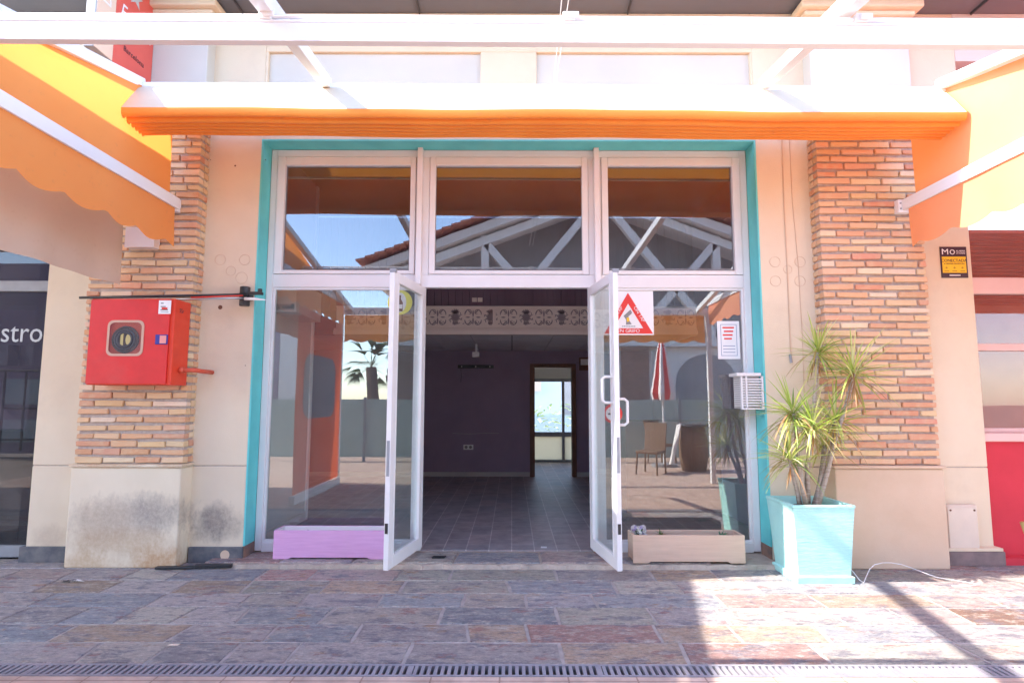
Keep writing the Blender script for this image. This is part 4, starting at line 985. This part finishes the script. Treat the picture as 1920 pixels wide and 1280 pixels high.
flat('paper_label', 'small pale label stuck on the paving near the drain at the left', 'litter', [(-1.98, 3.53), (-1.92, 3.535), (-1.92, 3.565), (-1.98, 3.56)], .003, M['boxcream'], .0015)

# ================================================================== NEIGHBOURING FRONTS
nb = thing('bistro_front', 'dark glazed front of the neighbouring bistro at the left edge', 'building', (-5.5, 5.5, 0))
mb = MB(); mb.box(-9, -4.261, WY, 5.62, 3.0, 5.12); mb.build('wall', M['plaster'], nb)
mb = MB(); mb.box(-4.36, -4.262, 5.46, 5.56, 0, 3.0); mb.box(-9, -4.36, 5.46, 5.56, 2.43, 2.53); mb.box(-9, -4.36, 5.46, 5.56, 0, .10); mb.box(-6.2, -6.12, 5.461, 5.56, .10, 2.43)
mb.build('window_frame', M['grey'], nb, bevel=.003)
B(-9, -4.36, 5.50, 5.506, .10, 3.0).build('pane', glassmat('dark_glass', .05, (.35, .35, .38)), nb)
B(-4.362, -4.352, 5.44, 5.462, 0, 2.43).build('blue_trim', M['navy'], nb)
text('Bistro', .27, 'lettering', M['silverprint'], nb, (-4.42, 5.497, 2.035), align='RIGHT', sx=.9)
mb = MB(); mb.box(-9, -4.6, 8.5, 8.6, 0, 4); mb.box(-9, -4.62, 5.6, 8.5, 3.2, 3.3); mb.build('interior_wall', M['purple'], nb)
B(-9, -4.6, 5.57, 8.5, -.04, .02).build('interior_floor', M['darkgrey'], nb)
mb = MB()
for i in range(7): mb.box(-8+i*.55, -7.7+i*.55, 8.3, 8.49, 1.9, 2.2)
mb.box(-9, -4.62, 7.0, 7.4, 2.55, 2.75); mb.box(-9, -4.62, 7.0, 7.5, .02, 1.05); mb.build('bar_fitting', M['midgrey'], nb)

nr = thing('crimson_front', 'neighbouring front with pink window frames above a crimson counter wall at the right edge', 'building', (5.5, 5.5, 0))
mb = MB(); mb.box(4.231, 9, WY, 5.62, 3.35, 4.1); mb.box(4.231, 9, WY, 5.62, 4.64, 5.12); mb.box(5.3, 9, WY, 5.62, 4.1, 4.64)
mb.build('wall', M['plaster_up'], nr)
B(4.231, 5.3, 5.45, 5.50, 4.1, 4.64).build('high_window', M['blue'], nr)
B(4.232, 9, 5.38, 5.60, 0, 1.05).build('counter_wall', M['redwall'], nr)
mb = MB(); mb.box(4.232, 9, 5.25, 5.379, 0, .06); mb.build('foot_ledge', M['redwall'], nr)
B(4.232, 9, 5.32, 5.60, 1.052, 1.13).build('sill', M['pinkframe'], nr, bevel=.01)
def zz(v, Y=5.44): return at(1880, v, Y).z
mb = MB(); mb.box(4.232, 4.275, 5.40, 5.47, 1.131, 3.35)
for (a, b) in ((552, 522), (658, 645)): mb.box(4.275, 9, 5.40, 5.47, zz(a), zz(b))
mb.box(4.275, 9, 5.40, 5.47, 1.131, 1.17); mb.box(5.25, 5.32, 5.401, 5.469, 1.17, 3.3)
mb.build('window_frame', M['pinkframe'], nr, bevel=.004)
B(4.275, 9, 5.435, 5.441, 1.17, 3.35).build('pane', glassmat('right_glass', .05, (.85, .85, .85)), nr)
mb = MB()
for i in range(22): mb.prism_x([(5.6+i*.14, 3.05-i*.01), (5.735+i*.14, 3.05-i*.01), (5.735+i*.14, 3.08-i*.01), (5.6+i*.14, 3.08-i*.01)], 4.24, 9)
mb.build('boarded_ceiling', M['redroof'], nr)
mb = MB(); mb.box(4.24, 9, 8.6, 8.7, 0, 3.2); mb.box(2.72, 2.8, 5.63, 8.6, 0, 3.4); mb.build('interior_wall', M['redroof'], nr)
B(2.82, 9, 5.61, 8.6, -.04, .02).build('interior_floor', M['darkgrey'], nr)
MB().tube([at(1925, 1000, 5.2), at(1917, 978, 5.2)], .02, 8).build('tap', M['brass'], nr)

# ================================================================== ACROSS THE TERRACE (seen in the glass)
OY = -6.0
ob = thing('gabled_building', 'gabled pavilion with clay roof tiles and grey timber truss, reflected in the upper windows', 'building', (2.6, OY, 0))
gx, ez, az, hwid = 2.6, 5.35, 7.95, 6.9
mb = MB(); mb.prism_y([(gx-hwid+.7, 0), (gx+hwid-.7, 0), (gx+hwid-.7, 3.0), (gx-hwid+.7, 3.0)], OY-.3, OY); mb.build('wall', M['offwhite'], ob)
mb = MB().prism_y([(gx-hwid+.7, 3.0), (gx+hwid-.7, 3.0), (gx+hwid-.7, ez), (gx, az-.35), (gx-hwid+.7, ez)], OY-1.6, OY-1.5); mb.build('gable_wall', M['midgrey'], ob)
for s in (-1, 1):
    d = Vector((s*hwid, 0, ez-az)).normalized()
    MB().bar((gx, OY-2, az-.22), (gx+s*hwid, OY-2, ez-.22), 5, .24, (0, 0, 1)).build('roof_slab', M['offwhite'], ob)
    mb = MB(); n = 26
    for i in range(n):
        a = Vector((gx, 0, az))+d*(7.5/n)*i; b = a+d*(7.5/n)*1.05
        mb.bar((a.x, OY-1.9, a.z+.03), (b.x, OY-1.9, b.z+.075-.0), 5.4, .06, (0, 0, 1))
    mb.build('roof_tiles', M['rooftile'], ob)
    for (xa, za, xb, zb_) in ((0, az-.5, s*3.4, 3.2), (s*3.4, 3.2, s*3.4, az-.4-3.4*.377), (s*.9, 3.2, s*3.4, az-.6-3.4*.377)):
        mb = MB().bar((gx+xa, OY+.1, za), (gx+xb, OY+.1, zb_), .22, .22, (0, 1, 0)); mb.build('truss_member', M['offwhite'], ob)
    mb = MB().bar((gx, OY+.1, az-.55), (gx+s*(hwid-.2), OY+.1, ez-.5), .24, .3, (0, 1, 0)); mb.build('truss_member', M['offwhite'], ob)
B(gx-hwid+.7, gx+hwid-.7, OY-.1, OY+.25, 3.0, 3.25).build('tie_beam', M['offwhite'], ob)
bk = brickgrid('dark_brick', (.36, .20, .13), (.30, .15, .10), (.25, .2, .18), .26, .07, .012, .5, 0, .85, .5, xz=True)  # dark brown brick for the opposite pillars
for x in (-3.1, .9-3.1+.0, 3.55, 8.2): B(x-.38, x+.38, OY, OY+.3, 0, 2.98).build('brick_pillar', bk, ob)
mb = MB().prism_y([(4.75, .02)]+[(5.65+.9*math.cos(R(180-a)), 1.9+.9*math.sin(R(a))) for a in range(0, 181, 12)]+[(6.55, .02)], OY, OY+.02); mb.build('arched_recess', M['midgrey'], ob)
# parasol
def parasol(label, x, y):
    t = thing('closed_parasol', label, 'parasol', (x, y, 0))
    MB().tube([(x, y, .03), (x, y, 2.85)], .025, 10).build('pole', M['whitep'], t)
    MB().tube([(x, y, 0), (x, y, .06)], .28, 16).build('base', M['midgrey'], t)
    for k, mt in ((0, M['paper']), (1, M['signred'])):
        mb = MB()
        for i in range(8):
            if i % 2 != k: continue
            a0, a1 = i*math.pi/4, (i+1)*math.pi/4
            zs = [(2.8, .03), (2.5, .09), (2.0, .14), (1.6, .20), (1.45, .17)]
            vs = [(x+r*1.1*math.cos(a), y+r*math.sin(a), z) for z, r in zs for a in (a0, (a0+a1)/2, a1)]
            vs = [((vx-x)*(1.25 if j % 3 == 1 else .85)+x, (vy-y)*(1.25 if j % 3 == 1 else .85)+y, vz) for j, (vx, vy, vz) in enumerate(vs)]
            mb.add(vs, [(3*q+r, 3*q+r+1, 3*q+r+4, 3*q+r+3) for q in range(4) for r in range(2)])
        mb.build('canopy', mt, t)
parasol('closed red and white parasol standing outside, reflected in the right side window', 3.35, -2.0)
def chair(x, y, rot, label):
    t = thing('terrace_chair', label, 'chair', (0, 0, 0), 'terrace chairs reflected in the right side window')
    MB().box(-.23, .23, -.23, .23, .40, .46).build('seat', M['wood'], t, bevel=.02)
    MB().add([(-.22, .20, .46), (.22, .20, .46), (.22, .32, .98), (-.22, .32, .98), (-.22, .24, .46), (.22, .24, .46), (.22, .36, .98), (-.22, .36, .98)], [(0, 1, 2, 3), (7, 6, 5, 4), (0, 3, 7, 4), (1, 5, 6, 2), (3, 2, 6, 7)]).build('backrest', M['wood'], t, bevel=.01)
    for sx in (-1, 1):
        for sy in (-1, 1): MB().tube([(sx*.2, sy*.2, .41), (sx*.22, sy*.23, 0)], .018, 6).build('leg', M['wood'], t)
    t.location = (x, y, 0); t.rotation_euler = (0, 0, rot)
chair(2.75, -.7, R(215), 'brown wicker chair nearest the doors in the right side window reflection')
chair(3.45, -2.6, R(150), 'brown wicker chair in front of the closed parasol in the reflection')
brl = thing('barrel_table', 'brown barrel table beside the chairs in the right side window reflection', 'table', (3.75, -1.2, 0))
MB().tube([(3.75, -1.2, 0), (3.75, -1.2, .3), (3.75, -1.2, .6), (3.75, -1.2, .9)], [.24, .29, .29, .24], 18).build('barrel', M['wood'], brl, smooth=True)
MB().tube([(3.75, -1.2, .9), (3.75, -1.2, .94)], .34, 20).build('table_top', M['darkgrey'], brl)
lbd = thing('leaning_board', 'white board leaning against the barrel table in the reflection', 'board', (3.35, -1.0, 0))
MB().bar((3.22, -.95, .15), (3.42, -1.05, .95), .30, .02, (1, 0, 0)).build('board', M['paper'], lbd)
ws = thing('windbreak', 'low frosted glass windbreak with grey posts reflected in the side windows', 'fence', (0, -3, 0))
B(-6, 6.5, -3.01, -3.0, .1, 1.45).build('glass_panel', fabric('frosted_glass', (.52, .60, .58), (.6, .7, .68), .5), ws)
for x in (-6, -3.5, -1, 1.5, 4, 6.5): B(x-.03, x+.03, -3.04, -2.98, 0, 1.5).build('post', M['grey'], ws)
def palm(label, x, y, h, r):
    t = thing('palm_tree', label, 'tree', (x, y, 0))
    MB().tube([(x, y, 0), (x+.1, y, h*.5), (x, y, h)], [.22, .17, .15], 10).build('trunk', M['trunk'], t)
    mb = MB()
    for i in range(26):
        a = rnd(0, 6.28); e = rnd(-.5, 1.2); d = Vector((math.cos(a)*math.cos(e), math.sin(a)*math.cos(e), math.sin(e))); q = Vector((x, y, h))+d*r*.55
        for k in range(16):
            b = a+(k-7.5)*.13; dd = Vector((math.cos(b)*math.cos(e), math.sin(b)*math.cos(e), math.sin(e)))
            leafblade(mb, q, dd, r*.5, .03, .9, random.choice([(.05, .10, .03), (.07, .13, .04), (.10, .14, .05)]), 4)
        leafblade(mb, (x, y, h), d, r*.57, .03, .05, (.08, .1, .04), 2)
    mb.build('crown', M['leaf'], t)
palm('fan palm outside reflected in the left side window', -3.95, -5.4, 2.35, .95)
palm('second fan palm further off, reflected in the right neighbouring window', 10.5, -6.5, 2.6, 1.0)
# behind the building: what the far window looks at
hd = MB()
for i in range(500):
    p = Vector((rnd(-4, 6), rnd(17, 18.5), rnd(.0, 1.35))); a = rnd(0, 6.28)
    leafblade(hd, p, (math.cos(a), math.sin(a), rnd(-.3, .8)), rnd(.2, .35), .14, .5, random.choice([(.26, .36, .22), (.34, .42, .28), (.42, .48, .36)]), 2)
hh = thing('hedge', 'hazy green hedge beyond the far window of the back room', 'hedge', (1, 17.7, 0)); hd.build('foliage', M['leaf'], hh)
fa = thing('far_house', 'pale house with a beige blind beyond the far window of the back room', 'building', (1, 20, 0))
B(-6, 8, 19.5, 20, 0, 4).build('wall', mat('pale_blue_render', (.40, .50, .56), bs=0), fa); B(1.7, 2.5, 19.45, 19.49, 1.0, 2.1).build('window', M['midgrey'], fa); B(-2.5, .95, 19.2, 19.3, 1.75, 2.1).build('blind', M['beige'], fa)

wg = thing('side_wing', 'pale side wing beside the dark pavilion across the terrace, reflected in the glass', 'building', (-6, -5, 0)); B(-6.38, -5.35, -5.3, -5, 0, 4.4).build('wall', M['offwhite'], wg)
db = thing('dark_pavilion', 'dark pavilion with a lattice railing across the terrace, reflected in the bistro glass', 'building', (-9, -5, 0))
B(-15, -6.4, -5.3, -5, 0, 5.2).build('wall', M['purple'], db)
mb = MB()
for i in range(14): mb.tube([(-14+i*.55, -4.6, .1), (-14+i*.55, -4.6, 2.2)], .03, 6)
for z in (.4, 1.2, 2.2): mb.tube([(-14.2, -4.6, z), (-6.6, -4.6, z)], .03, 6)
mb.build('railing', M['black'], db)
mb = MB(); mb.box(-13.8, -7.2, -4.99, -4.95, 1.3, 2.0); mb.box(-13.8, -7.2, -4.99, -4.95, .3, .9); mb.build('window_strip', mat('pale_blue_glass', (.35, .45, .5), rough=.2, bs=0), db)  # flat pale blue window strips on the pavilion wall
rc = thing('red_canopy', 'red boarded canopy of the neighbouring terrace on the right', 'awning', (6, 3, 3.3))
mb = MB()
for i in range(28): mb.box(3.75, 10, .7+i*.155, .7+i*.155+.15, 2.95+i*.012, 2.975+i*.012)
mb.build('canopy_boards', M['redroof'], rc)
